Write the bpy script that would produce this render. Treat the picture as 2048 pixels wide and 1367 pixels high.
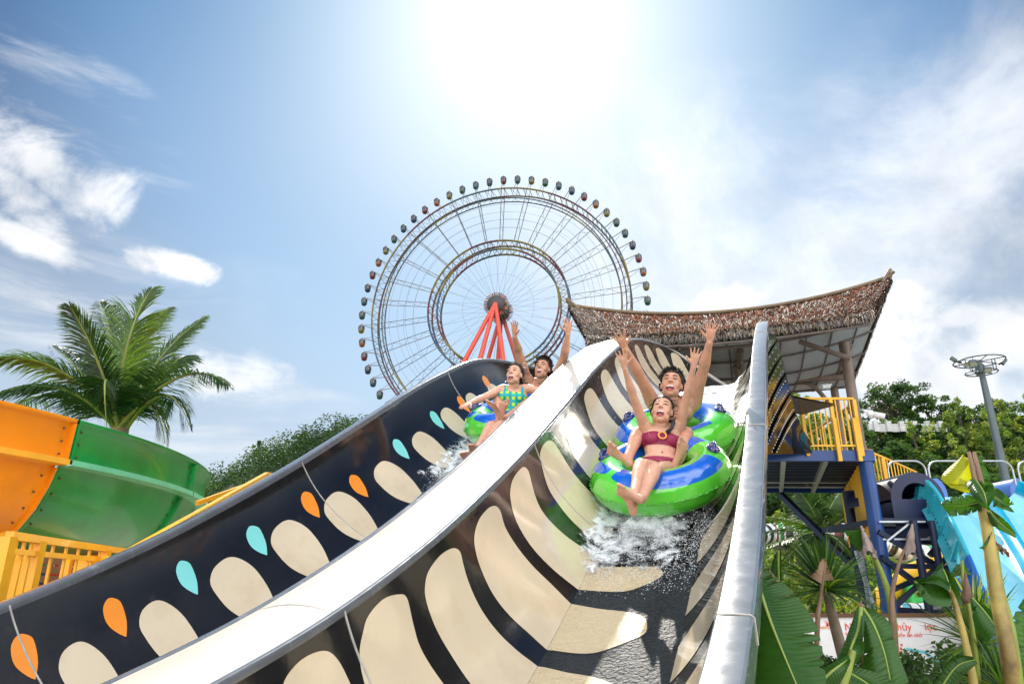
import bpy, bmesh, math, random
from math import sin, cos, pi, radians, atan2, sqrt, tan
from mathutils import Vector, Matrix, noise
from mathutils.geometry import delaunay_2d_cdt
S = bpy.context.scene
for o in list(bpy.data.objects): bpy.data.objects.remove(o)
random.seed(7)
# ---------------------------------------------------------------- camera
CAMZ = 6.0
F, TH = 1400.0, radians(19.0)
cd = bpy.data.cameras.new('camera'); cam = bpy.data.objects.new('camera', cd); S.collection.objects.link(cam)
cam.location = (0, 0, CAMZ); cam.rotation_euler = (radians(90) + TH, 0, 0)
cd.sensor_width = 36.0; cd.lens = F / 2048 * 36.0; cd.clip_start = 0.05; cd.clip_end = 4000
S.camera = cam
S.render.resolution_x, S.render.resolution_y = 1024, 683
# ---------------------------------------------------------------- world, sun, exposure
SUN_EL, SUN_AZ = radians(44.0), radians(1.5)          # azimuth clockwise from +Y
W = bpy.data.worlds.new('World'); S.world = W; W.use_nodes = True
nt = W.node_tree; N = nt.nodes; L = nt.links
for n in list(N): N.remove(n)
def nd(t, **k):
    n = N.new(t)
    for a, b in k.items():
        if a.startswith('i_'): n.inputs[int(a[2:])].default_value = b
        else: setattr(n, a, b)
    return n
def mth(op, a, b=None, c=None, clamp=False):
    n = N.new('ShaderNodeMath'); n.operation = op; n.use_clamp = clamp
    for i, v in enumerate((a, b, c)):
        if v is None: continue
        if isinstance(v, (int, float)): n.inputs[i].default_value = v
        else: L.new(v, n.inputs[i])
    return n.outputs[0]
sky = nd('ShaderNodeTexSky', sky_type='NISHITA', sun_disc=False, sun_elevation=SUN_EL, sun_rotation=SUN_AZ,
         altitude=0, air_density=1.0, dust_density=0.6, ozone_density=2.2)
tc = nd('ShaderNodeTexCoord'); D = tc.outputs['Generated']
def mrange(x, a, b, c=0.0, d=1.0, smooth=True):
    n = N.new('ShaderNodeMapRange'); n.interpolation_type = 'SMOOTHSTEP' if smooth else 'LINEAR'
    L.new(x, n.inputs[0])
    for i, v in enumerate((a, b, c, d)): n.inputs[i + 1].default_value = v
    return n.outputs[0]
def dot(vec):
    n = N.new('ShaderNodeVectorMath'); n.operation = 'DOT_PRODUCT'; L.new(D, n.inputs[0]); n.inputs[1].default_value = vec
    return n.outputs['Value']
def dirv(u, v):                                       # compass direction of a cloud
    a = (u - 1024) / F; b = (683 - v) / F
    w = Vector((a, cos(TH) - b * sin(TH), sin(TH) + b * cos(TH))); return w.normalized()
def fbm(scale, detail, rough, sx=1, sy=1, sz=1, rot=(0, 0, 0), dist=0.0, loc=(0, 0, 0)):
    m = nd('ShaderNodeMapping'); L.new(D, m.inputs[0]); m.inputs['Scale'].default_value = (sx, sy, sz)
    m.inputs['Rotation'].default_value = rot; m.inputs['Location'].default_value = loc
    n = nd('ShaderNodeTexNoise'); L.new(m.outputs[0], n.inputs['Vector']); n.inputs['Scale'].default_value = scale
    n.inputs['Detail'].default_value = detail; n.inputs['Roughness'].default_value = rough; n.inputs['Distortion'].default_value = dist
    return n.outputs['Fac']
def blob(u, v, ru, rv, ang=0.0, warp=None, wamt=0.0):
    """soft elliptical region of sky round a direction; radii in degrees; returns 0..1"""
    c = dirv(u, v); ex = Vector((c.y, -c.x, 0)).normalized(); ey = ex.cross(c)
    if ey.z < 0: ey = -ey
    a = radians(ang); e1 = ex * cos(a) + ey * sin(a); e2 = -ex * sin(a) + ey * cos(a)
    x = mth('SUBTRACT', dot(e1), c.dot(e1)); y = mth('SUBTRACT', dot(e2), c.dot(e2))
    x = mth('DIVIDE', x, radians(ru)); y = mth('DIVIDE', y, radians(rv))
    r = mth('SQRT', mth('ADD', mth('MULTIPLY', x, x), mth('MULTIPLY', y, y)))
    if warp is not None: r = mth('ADD', r, mth('MULTIPLY', mth('SUBTRACT', warp, 0.5), wamt))
    front = mth('GREATER_THAN', dot(c), 0.0)
    return mth('MULTIPLY', mrange(r, 1.0, 0.25), front)
def vmax(*a):
    r = a[0]
    for b in a[1:]: r = mth('MAXIMUM', r, b)
    return r
fine = fbm(9, 9, 0.62, dist=0.35); mid = fbm(3.2, 8, 0.6, dist=0.5, loc=(3, 1, 0)); puff = fbm(16, 8, 0.55, dist=0.2, loc=(7, 2, 1))
streak = fbm(5, 8, 0.62, 1.0, 1.0, 5.5, (0.0, radians(22), 0), 0.4)
streak2 = fbm(4, 9, 0.6, 0.9, 1, 5.0, (0, radians(8), 0), 0.5, (1, 4, 2))
cum = vmax(blob(85, 320, 5.6, 3.2, -22, fine, 3.2), blob(45, 400, 3.6, 2.4, -50, fine, 3.2), blob(360, 528, 3.6, 1.1, -8, fine, 3.2),
           blob(30, 462, 3.4, 1.3, -20, fine, 3.0), mth('MULTIPLY', blob(470, 765, 5.0, 2.2, 0, fine, 3.0), 0.7))
cum2 = vmax(blob(1462, 612, 3.4, 1.9, 4, puff, 2.0), blob(1790, 720, 4.6, 6.2, 0, puff, 2.0), blob(1990, 700, 5.0, 3.6, 20, puff, 2.2),
            blob(1925, 635, 2.0, 1.0, 0, puff, 2.0), blob(1900, 790, 7, 4.2, 0, puff, 1.8))
w1 = mth('MULTIPLY', mrange(streak, 0.47, 0.74), vmax(blob(140, 190, 11, 3.0, -22, fine, 0.8), blob(60, 60, 14, 1.6, -14, fine, 1.0), blob(90, 230, 9, 1.3, -27, fine, .8)))
w2 = mth('MULTIPLY', mrange(streak2, 0.40, 0.70), vmax(blob(180, 600, 14, 6, 0, mid, 1.2), blob(440, 800, 12, 6.5, 0, mid, 1.2)))
w3 = mth('MULTIPLY', mrange(mid, 0.30, 0.60), vmax(blob(1800, 470, 26, 15, 14, fine, 0.7), blob(1350, 480, 17, 15, 0, fine, 0.8)))
gen = mth('MULTIPLY', mrange(mid, 0.52, 0.8), 0.12)
ssep = nd('ShaderNodeSeparateXYZ'); L.new(D, ssep.inputs[0])
gen = mth('ADD', gen, mth('MULTIPLY', mrange(ssep.outputs['Y'], 0.10, -0.3), mrange(mid, 0.36, 0.52)))   # cloud cover added behind the camera to carry the fill light
dens = mth('ADD', mth('MULTIPLY', cum, 0.92), mth('MULTIPLY', w1, 0.42), None)
dens = mth('ADD', dens, mth('MULTIPLY', w2, 0.72)); dens = mth('ADD', dens, mth('MULTIPLY', w3, 0.72)); dens = mth('ADD', dens, mth('MULTIPLY', cum2, 0.75))
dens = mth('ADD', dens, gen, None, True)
SD = Vector((sin(SUN_AZ) * cos(SUN_EL), cos(SUN_AZ) * cos(SUN_EL), sin(SUN_EL)))
sd = dot(SD); sdc = mth('MAXIMUM', sd, 0.0)
glow = mth('ADD', mth('MULTIPLY', mth('POWER', sdc, 60.0), 0.8), mth('MULTIPLY', mth('POWER', sdc, 14.0), 0.7))
glow = mth('ADD', glow, mth('MULTIPLY', mth('POWER', sdc, 500.0), 18.0))
low = mrange(ssep.outputs['Z'], 0.66, 0.10)            # pale moist air near the horizon
def mixc(f, a, b, mode='MIX'):
    n = N.new('ShaderNodeMix'); n.data_type = 'RGBA'; n.blend_type = mode; n.clamp_result = False
    if isinstance(f, (int, float)): n.inputs[0].default_value = f
    else: L.new(f, n.inputs[0])
    for i, v in ((6, a), (7, b)):
        if isinstance(v, tuple): n.inputs[i].default_value = v
        else: L.new(v, n.inputs[i])
    return n.outputs[2]
def cmul(val, col):
    n = N.new('ShaderNodeVectorMath'); n.operation = 'SCALE'; n.inputs[0].default_value = col[:3]; L.new(val, n.inputs['Scale']); return n.outputs[0]
skyc = mixc(1.0, sky.outputs[0], (0.25, 0.62, 0.82, 1), 'MULTIPLY')
skyc = mixc(mth('MULTIPLY', mrange(sd, 0.90, 0.77), 0.90), skyc, (0.02, 0.55, 1.9, 1))      # deep blue far from the sun
skyc = mixc(mth('MULTIPLY', mrange(ssep.outputs['Y'], 0.25, -0.3), 0.7), skyc, (3.6, 3.9, 4.3, 1))
base = mixc(mth('MULTIPLY', low, 0.78), skyc, (5.9, 7.1, 8.2, 1))
base = mixc(mth('MULTIPLY', mth('MULTIPLY', mth('POWER', sdc, 10.0), 0.72), mrange(ssep.outputs['Z'], 0.80, 0.50)), base, (5.7, 6.6, 7.7, 1))
base = mixc(mth('MULTIPLY', mth('POWER', sdc, 34.0), 0.92), base, (7.9, 8.1, 8.4, 1))   # bright moist air round the sun
base = mixc(1.0, base, cmul(glow, (1.0, 0.99, 0.97)), 'ADD')
shade = mrange(fbm(7, 6, 0.6, loc=(.05, .0, .08)), 0.35, 0.65, 0.85, 1.06)
cl = mth('ADD', 7.7, mth('MULTIPLY', mth('POWER', sdc, 3.0), 2.0)); cl = mth('MULTIPLY', cl, shade)
back = mrange(ssep.outputs['Y'], 0.12, -0.35)          # unseen clouds behind the camera, made overbright as added fill light
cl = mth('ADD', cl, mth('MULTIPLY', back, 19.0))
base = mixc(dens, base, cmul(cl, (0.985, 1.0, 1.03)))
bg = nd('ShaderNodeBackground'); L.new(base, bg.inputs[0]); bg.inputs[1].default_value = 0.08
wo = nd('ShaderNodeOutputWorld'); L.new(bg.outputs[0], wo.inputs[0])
sl = bpy.data.lights.new('sun', 'SUN'); sl.energy = 4.2; sl.angle = radians(0.53); sl.color = (1.0, 0.94, 0.84)
sun = bpy.data.objects.new('sun', sl); S.collection.objects.link(sun); sun.rotation_euler = SD.to_track_quat('Z', 'Y').to_euler()
sun.location = (0, 0, 60)
S.view_settings.view_transform = 'Standard'; S.view_settings.look = 'None'; S.view_settings.gamma = 1.0; S.view_settings.exposure = 0.68
# ---------------------------------------------------------------- geometry helpers
def at(u, v, d):                                      # a point seen in that direction at depth d metres
    a = (u - 1024) / F; b = (683 - v) / F
    return Vector((a * d, (cos(TH) - b * sin(TH)) * d, (sin(TH) + b * cos(TH)) * d + CAMZ))
def V(*a): return Vector(a)
class MB:
    """collects geometry; build() links it as one mesh object"""
    def __init__(s): s.v = []; s.f = []; s.m = []; s.sm = []
    def add(s, vs, fs, mi=0, smooth=True):
        k = len(s.v); s.v += [tuple(p) for p in vs]; s.f += [tuple(i + k for i in f) for f in fs]
        s.m += [mi] * len(fs); s.sm += [smooth] * len(fs); return s
    def grid(s, rows, mi=0, closed=False, smooth=True, flip=False):
        n = len(rows[0]); vs = [p for r in rows for p in r]; fs = []
        for i in range(len(rows) - 1):
            for j in range(n if closed else n - 1):
                a, b = i * n + j, i * n + (j + 1) % n
                q = (a, b, b + n, a + n); fs.append(q[::-1] if flip else q)
        return s.add(vs, fs, mi, smooth)
    def box(s, c, size, mi=0, rot=None):
        x, y, z = (a / 2 for a in size); c = Vector(c)
        vs = [Vector((i * x, j * y, k * z)) for i in (-1, 1) for j in (-1, 1) for k in (-1, 1)]
        if rot is not None: vs = [rot @ p for p in vs]
        return s.add([p + c for p in vs], [(0, 1, 3, 2), (4, 6, 7, 5), (0, 4, 5, 1), (2, 3, 7, 6), (0, 2, 6, 4), (1, 5, 7, 3)], mi, False)
    def bar(s, a, b, w, h=None, mi=0, up=(0, 0, 1)):
        """square bar from a to b, w wide, h tall"""
        a, b = Vector(a), Vector(b); h = h or w; d = b - a
        if d.length < 1e-6: return s
        d.normalize(); up = Vector(up)
        if abs(d.dot(up)) > 0.98: up = Vector((0, 1, 0))
        x = d.cross(up).normalized(); z = x.cross(d); R = Matrix((x, d, z)).transposed()
        return s.box((a + b) / 2, (w, (b - a).length if False else (Vector(b) - Vector(a)).length, h), mi, R)
    def tube(s, pts, r, n=8, mi=0, caps=True, smooth=True):
        pts = [Vector(p) for p in pts]; m = len(pts)
        rs = r if isinstance(r, (list, tuple)) else [r] * m
        rows = []; prev = None
        for i in range(m):
            t = (pts[min(i + 1, m - 1)] - pts[max(i - 1, 0)])
            if t.length < 1e-9: t = Vector((0, 0, 1))
            t.normalize()
            if prev is None:
                u = t.cross(Vector((0, 0, 1)) if abs(t.z) < 0.95 else Vector((1, 0, 0))).normalized()
            else:
                u = (prev - t * prev.dot(t)); u = u.normalized() if u.length > 1e-6 else t.orthogonal().normalized()
            prev = u; w = t.cross(u)
            rows.append([pts[i] + (u * cos(2 * pi * k / n) + w * sin(2 * pi * k / n)) * rs[i] for k in range(n)])
        s.grid(rows, mi, True, smooth, True)
        if caps:
            s.add(rows[0], [tuple(range(n))], mi, False); s.add(rows[-1], [tuple(range(n))[::-1]], mi, False)
        return s
    def lathe(s, prof, c=(0, 0, 0), n=24, mi=0, M=None, smooth=True):
        rows = []
        for r, z in prof:
            row = [Vector((r * cos(2 * pi * k / n), r * sin(2 * pi * k / n), z)) for k in range(n)]
            if M is not None: row = [M @ p for p in row]
            rows.append([p + Vector(c) for p in row])
        return s.grid(rows, mi, True, smooth)
    def ball(s, c, r, n=10, mi=0, M=None):
        """ellipsoid"""
        r = r if isinstance(r, (tuple, list)) else (r, r, r); rows = []
        for i in range(n + 1):
            a = pi * (i / n - .5); a = max(min(a, pi / 2 - 1e-3), -pi / 2 + 1e-3)
            row = [Vector((r[0] * cos(a) * cos(2 * pi * k / (2 * n)), r[1] * cos(a) * sin(2 * pi * k / (2 * n)), r[2] * sin(a))) for k in range(2 * n)]
            if M is not None: row = [M @ p for p in row]
            rows.append([p + Vector(c) for p in row])
        s.grid(rows, mi, True); s.add(rows[0], [tuple(range(2 * n))[::-1]], mi); return s.add(rows[-1], [tuple(range(2 * n))], mi)
    def build(s, name, mats, parent=None, loc=None):
        me = bpy.data.meshes.new(name); me.from_pydata(s.v, [], s.f)
        me.polygons.foreach_set('material_index', s.m); me.polygons.foreach_set('use_smooth', s.sm)
        for m in (mats if isinstance(mats, (list, tuple)) else [mats]): me.materials.append(m)
        me.validate(); me.update(); o = bpy.data.objects.new(name, me); S.collection.objects.link(o)
        if parent is not None: o.parent = parent; o.matrix_parent_inverse = parent.matrix_world.inverted()
        return o
def tag(o, label, cat, group=None, kind=None):
    if label: o['label'] = label
    if cat: o['category'] = cat
    if group: o['group'] = group
    if kind: o['kind'] = kind
    return o
def thing(name, label, cat, loc=(0, 0, 0), group=None, rz=0.0):
    o = bpy.data.objects.new(name, None); S.collection.objects.link(o); o.empty_display_size = 0.1
    o.location = loc; o.rotation_euler = (0, 0, rz); o.matrix_world = Matrix.LocRotScale(Vector(loc), Matrix.Rotation(rz, 3, 'Z'), None)
    return tag(o, label, cat, group)
def kids(o): return [c for c in bpy.data.objects if c.parent == o]
def dup(root, loc, rz=0.0, sc=1.0, label=None, tree=None):
    tree = tree if tree is not None else {r: [(c, kids(c)) for c in kids(r)] for r in [root]}
    r = root.copy(); S.collection.objects.link(r); r.location = loc; r.rotation_euler = (0, 0, rz); r.scale = (sc, sc, sc) if isinstance(sc, (int, float)) else sc
    if label: r['label'] = label
    for c, gs in tree[root]:
        c2 = c.copy(); S.collection.objects.link(c2); c2.parent = r
        for g in gs:
            g2 = g.copy(); S.collection.objects.link(g2); g2.parent = c2
    return r
# ---------------------------------------------------------------- materials
def mat(name, col, rough=0.5, metal=0.0, coat=0.0, var=0.12, vscale=3.0, bump=0.0, bscale=40.0, spec=0.5, trans=0.0, sub=0.0, dirt_sheen=None, dscale=1.2, dirt_sheen_lo=.55, dirt_sheen_hi=.75, rvar=0.0, bdist=0.01):
    m = bpy.data.materials.new(name); m.use_nodes = True; t = m.node_tree; b = t.nodes['Principled BSDF']
    b.inputs['Roughness'].default_value = rough; b.inputs['Metallic'].default_value = metal
    b.inputs['Coat Weight'].default_value = coat; b.inputs['Coat Roughness'].default_value = 0.06; b.inputs['Specular IOR Level'].default_value = spec
    b.inputs['Base Color'].default_value = (*col, 1)
    if sub: b.inputs['Subsurface Weight'].default_value = sub; b.inputs['Subsurface Radius'].default_value = (0.02, 0.008, 0.004)
    g = t.nodes.new('ShaderNodeTexCoord')
    out = None
    if var or dirt_sheen:
        n = t.nodes.new('ShaderNodeTexNoise'); n.inputs['Scale'].default_value = vscale; n.inputs['Detail'].default_value = 6; n.inputs['Roughness'].default_value = .6
        t.links.new(g.outputs['Object'], n.inputs['Vector'])
        r = t.nodes.new('ShaderNodeMapRange'); r.inputs[1].default_value = .3; r.inputs[2].default_value = .7; r.inputs[3].default_value = 1 - var; r.inputs[4].default_value = 1 + var
        t.links.new(n.outputs['Fac'], r.inputs[0])
        x = t.nodes.new('ShaderNodeVectorMath'); x.operation = 'SCALE'; x.inputs[0].default_value = col; t.links.new(r.outputs[0], x.inputs['Scale']); out = x.outputs[0]
        if rvar:
            r3 = t.nodes.new('ShaderNodeMapRange'); r3.inputs[1].default_value = .35; r3.inputs[2].default_value = .7; r3.inputs[3].default_value = rough; r3.inputs[4].default_value = rough + rvar
            n3 = t.nodes.new('ShaderNodeTexNoise'); n3.inputs['Scale'].default_value = vscale * 2.3; n3.inputs['Detail'].default_value = 8; t.links.new(g.outputs['Object'], n3.inputs['Vector'])
            t.links.new(n3.outputs['Fac'], r3.inputs[0]); t.links.new(r3.outputs[0], b.inputs['Roughness'])
    if dirt_sheen:  # second tone
        n2 = t.nodes.new('ShaderNodeTexNoise'); n2.inputs['Scale'].default_value = dscale; n2.inputs['Detail'].default_value = 9; n2.inputs['Roughness'].default_value = .65
        t.links.new(g.outputs['Object'], n2.inputs['Vector'])
        r2 = t.nodes.new('ShaderNodeMapRange'); r2.inputs[1].default_value = dirt_sheen_lo; r2.inputs[2].default_value = dirt_sheen_hi; t.links.new(n2.outputs['Fac'], r2.inputs[0])
        mx = t.nodes.new('ShaderNodeMix'); mx.data_type = 'RGBA'; t.links.new(r2.outputs[0], mx.inputs[0]); t.links.new(out, mx.inputs[6]); mx.inputs[7].default_value = (*dirt_sheen, 1); out = mx.outputs[2]
    if out is not None: t.links.new(out, b.inputs['Base Color'])
    if bump:
        n4 = t.nodes.new('ShaderNodeTexNoise'); n4.inputs['Scale'].default_value = bscale; n4.inputs['Detail'].default_value = 5; t.links.new(g.outputs['Object'], n4.inputs['Vector'])
        bp = t.nodes.new('ShaderNodeBump'); bp.inputs['Strength'].default_value = bump; bp.inputs['Distance'].default_value = bdist
        t.links.new(n4.outputs['Fac'], bp.inputs['Height']); t.links.new(bp.outputs[0], b.inputs['Normal'])
    if trans:
        tr = t.nodes.new('ShaderNodeBsdfTranslucent'); ms = t.nodes.new('ShaderNodeMixShader'); ms.inputs[0].default_value = trans
        mc = t.nodes.new('ShaderNodeMix'); mc.data_type = 'RGBA'; mc.blend_type = 'MULTIPLY'; mc.inputs[0].default_value = 1; mc.inputs[7].default_value = (1.5, 1.35, .5, 1)
        if out is not None: t.links.new(out, mc.inputs[6])
        else: mc.inputs[6].default_value = (*col, 1)
        t.links.new(mc.outputs[2], tr.inputs[0]); t.links.new(b.outputs[0], ms.inputs[1]); t.links.new(tr.outputs[0], ms.inputs[2])
        t.links.new(ms.outputs[0], t.nodes['Material Output'].inputs['Surface'])
    return m
#SLIDEMATH
PHI = 0.4014
RIMP = [(-4, -1.62), (-2, -1.27), (0, -.9), (1, -.68), (2.3, -.33), (2.94, -.12), (3.75, .22), (4.55, .62), (5.35, 1.06), (6.45, 1.72), (7.4, 2.30), (8.2, 2.74), (9, 3.14), (10, 3.52), (11, 3.76), (12, 3.84), (13, 3.84), (15, 3.8)]
def cr(pts, x):
    """smooth curve through points, value at x"""
    n = len(pts)
    if x <= pts[0][0]: return pts[0][1] + (pts[1][1] - pts[0][1]) / (pts[1][0] - pts[0][0]) * (x - pts[0][0])
    if x >= pts[-1][0]: return pts[-1][1]
    for i in range(n - 1):
        if pts[i + 1][0] >= x: break
    def m(j):
        if j <= 0: return (pts[1][1] - pts[0][1]) / (pts[1][0] - pts[0][0])
        if j >= n - 1: return (pts[-1][1] - pts[-2][1]) / (pts[-1][0] - pts[-2][0])
        return (pts[j + 1][1] - pts[j - 1][1]) / (pts[j + 1][0] - pts[j - 1][0])
    h = pts[i + 1][0] - pts[i][0]; t = (x - pts[i][0]) / h
    return (2*t**3-3*t*t+1)*pts[i][1] + (t**3-2*t*t+t)*h*m(i) + (-2*t**3+3*t*t)*pts[i+1][1] + (t**3-t*t)*h*m(i+1)
TURN0, TURNK, TURN1 = 9.9, 0.25, 13.5
_path = [(0.0, 0.0)]; _ds = 0.02
def heading(s):
    x = min(s, TURN1) - (TURN0 - 0.9)
    if x <= 0: return PHI
    return PHI + (TURNK * x * x / 3.6 if x < 1.8 else TURNK * (x - 0.9))
for _i in range(900):
    _h = heading(_i * _ds + _ds / 2); _path.append((_path[-1][0] + math.sin(_h) * _ds, _path[-1][1] + math.cos(_h) * _ds))
def pathxy(s):
    if s <= 0: return (s * math.sin(PHI), s * math.cos(PHI))
    i = min(int(s / _ds), len(_path) - 2); f = s / _ds - i
    return (_path[i][0] * (1 - f) + _path[i + 1][0] * f, _path[i][1] * (1 - f) + _path[i + 1][1] * f)
WH, WB = 0.45, 0.85          # wall spread and depth
A0, A1 = math.radians(40), math.radians(84)
_chord = math.hypot(WH, WB); WR = _chord / (2 * math.sin((A1 - A0) / 2)); WL = WR * (A1 - A0)
_dev = math.atan2(WB, WH) - (A0 + A1) / 2
LANES = {'R': (-2.10, -0.40, 0.45), 'L': (-4.50, -2.62, 0.55)}    # left rim, right rim offsets, wall spread
def wallpt(q, spread):
    """arc length q below the rim -> (inward distance, depth below rim)"""
    q = q / WL
    a1, a0 = A1 + _dev, A0 + _dev
    a = a1 + (a0 - a1) * q
    x = WR * (math.sin(a1) - math.sin(a)); y = WR * (math.cos(a) - math.cos(a1))
    return x * spread / WH, y
def secpt(lane, q):
    """q arc length across the lane from the left rim -> (offset, depth)"""
    oL, oR, sp = LANES[lane]; w = oR - oL - 2 * sp
    if q <= WL:
        x, y = wallpt(q, sp); return oL + x, y
    if q <= WL + w: return oL + sp + (q - WL), WB
    x, y = wallpt(2 * WL + w - q, sp); return oR - x, y
def qtot(lane):
    oL, oR, sp = LANES[lane]; return 2 * WL + oR - oL - 2 * sp
def railpt(s, o, b):
    """rim station s, lateral offset o, depth b below the rim line (perpendicular to the slope)"""
    x, y = pathxy(s); h = heading(s); z = cr(RIMP, s)
    al = math.atan((cr(RIMP, s + .05) - cr(RIMP, s - .05)) / .1)
    return (x + math.cos(h) * o + math.sin(h) * math.sin(al) * b, y - math.sin(h) * o + math.cos(h) * math.sin(al) * b, z - math.cos(al) * b + 6.0)
def surf(lane, s, q):
    o, b = secpt(lane, q); return railpt(s, o, b)
#END
# ================================================================ WATER SLIDE
def clip(poly, lim, keep_low):
    out = []
    for i in range(len(poly)):
        a, b = poly[i], poly[(i + 1) % len(poly)]
        ia, ib = ((a[1] <= lim) == keep_low), ((b[1] <= lim) == keep_low)
        if ia: out.append(a)
        if ia != ib:
            t = (lim - a[1]) / (b[1] - a[1]); out.append((a[0] + (b[0] - a[0]) * t, lim))
    return out
def smooth_poly(p, n=5):
    out = []; m = len(p)
    for i in range(m):
        p0, p1, p2, p3 = p[i - 1], p[i], p[(i + 1) % m], p[(i + 2) % m]
        for k in range(n):
            t = k / n
            out.append(tuple(.5 * (2 * p1[j] + (p2[j] - p0[j]) * t + (2 * p0[j] - 5 * p1[j] + 4 * p2[j] - p3[j]) * t * t + (3 * p1[j] - p0[j] - 3 * p2[j] + p3[j]) * t ** 3) for j in (0, 1)))
    return out
def inside(p, x, y):
    c = False; n = len(p)
    for i in range(n):
        (x1, y1), (x2, y2) = p[i], p[i - 1]
        if (y1 > y) != (y2 > y) and x < (x2 - x1) * (y - y1) / (y2 - y1) + x1: c = not c
    return c
def snorm(lane, s, q):
    a = Vector(surf(lane, s + .01, q)) - Vector(surf(lane, s - .01, q)); b = Vector(surf(lane, s, q + .01)) - Vector(surf(lane, s, q - .01))
    return b.cross(a).normalized()
def paint(mb, lane, poly, mi, lift=0.003, step=0.035):
    """a painted patch: polygon in (station, arc length) laid on the flume surface"""
    if len(poly) < 3: return
    pts = []
    for i in range(len(poly)):
        a, b = poly[i], poly[(i + 1) % len(poly)]; d = math.hypot(a[0] - b[0], a[1] - b[1])
        if d < 1e-4: continue
        n = max(1, int(d / step)); pts += [(a[0] + (b[0] - a[0]) * k / n, a[1] + (b[1] - a[1]) * k / n) for k in range(n)]
    nb = len(pts); xs = [p[0] for p in pts]; ys = [p[1] for p in pts]
    x = min(xs) + step / 2
    while x < max(xs):
        y = min(ys) + step / 2
        while y < max(ys):
            if inside(pts[:nb], x, y): pts.append((x, y))
            y += step
        x += step
    vs, _, fs, _, _, _ = delaunay_2d_cdt([Vector(p) for p in pts], [(i, (i + 1) % nb) for i in range(nb)], [], 1, 1e-5)
    P = []
    for v in vs:
        P.append(Vector(surf(lane, v.x, v.y)) + snorm(lane, v.x, v.y) * lift)
    mb.add(P, [tuple(f) for f in fs], mi)
black = mat('black_gelcoat', (0.012, 0.0115, 0.011), 0.08, coat=.45, var=.3, vscale=2, bump=.05, bscale=1.6, rvar=.06, bdist=.12, dirt_sheen=(.035, .033, .03), dscale=6, dirt_sheen_lo=.6, dirt_sheen_hi=.85)
rimm = mat('rim_gelcoat', (0.10, 0.105, 0.115), 0.20, coat=.8, var=.15, vscale=5, bump=.03, bscale=6, dirt_sheen=(.36, .37, .38), dscale=4, dirt_sheen_lo=.60, dirt_sheen_hi=.9, rvar=.10)
cream = mat('cream_paint', (0.66, 0.55, 0.385), 0.14, coat=1.0, var=.06, vscale=1.5, bump=.03, bscale=2, bdist=.1, dirt_sheen=(.55, .43, .27), dscale=2.2, dirt_sheen_lo=.5, dirt_sheen_hi=.8)
capm = mat('ivory_gelcoat', (0.55, 0.49, 0.415), 0.42, coat=.15, var=.04, vscale=2, bump=.05, bscale=30, dirt_sheen=(.49, .43, .35), dscale=1.5, dirt_sheen_lo=.5, dirt_sheen_hi=.8)
orange = mat('orange_paint', (0.86, 0.27, 0.015), 0.14, coat=1.0, var=.05)
cyan = mat('cyan_paint', (0.22, 0.66, 0.62), 0.14, coat=1.0, var=.05)
wetfl = mat('wet_textured_black', (0.014, 0.017, 0.022), 0.34, coat=.12, var=.4, vscale=30, bump=1.0, bscale=42, bdist=.03, spec=.22, dirt_sheen=(.03, .035, .04), dscale=55, dirt_sheen_lo=.5, dirt_sheen_hi=.72)
wetcr = mat('wet_textured_cream', (0.62, 0.49, 0.30), 0.32, coat=.35, var=.08, vscale=30, bump=.9, bscale=50, bdist=.02)
seamm = mat('seam_sealant', (0.42, 0.40, 0.36), 0.4, var=.2, vscale=20)
boltm = mat('galvanised_bolt', (0.72, 0.72, 0.70), 0.35, metal=.7, var=.1)
slide = thing('water_slide', 'twin lane black water slide with cream petals and a broad ivory divider', 'water slide', (0, 0, 0))
S0, S1 = -2.5, 13.0
def stations(a, b, st=.12):
    n = max(1, int(round((b - a) / st))); return [a + (b - a) * i / n for i in range(n + 1)]
def ss(x, a, b):
    t = max(0, min(1, (x - a) / (b - a))); return t * t * (3 - 2 * t)
def topq(lane, side, s):
    """where the wall starts below the rim line: walls die away towards the start tub"""
    if lane == 'R' and side == 'right': return WL * .9 * ss(s, 9.3, 10.9) 
    if lane == 'R': return WL * .8 * ss(s, 10.6, 12.6)
    return WL * .75 * ss(s, 11.4, 13.0)
def petal_tmpl(c, k=1.0, lo=.08, tip=1.56):
    base = [(-.17, .20), (-.12, .11), (0, .075), (.13, .10), (.19, .17), (.21, .29), (.21, .45), (.21, .65), (.215, .83), (.19, 1.0), (.16, 1.2), (.13, 1.38), (.08, 1.5), (0, 1.555), (-.09, 1.555), (-.17, 1.46), (-.25, 1.3), (-.26, 1.15), (-.26, 1.0), (-.265, .84), (-.265, .66), (-.255, .5), (-.24, .36)]
    return [(c + x * k, y) for x, y in base]
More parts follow.
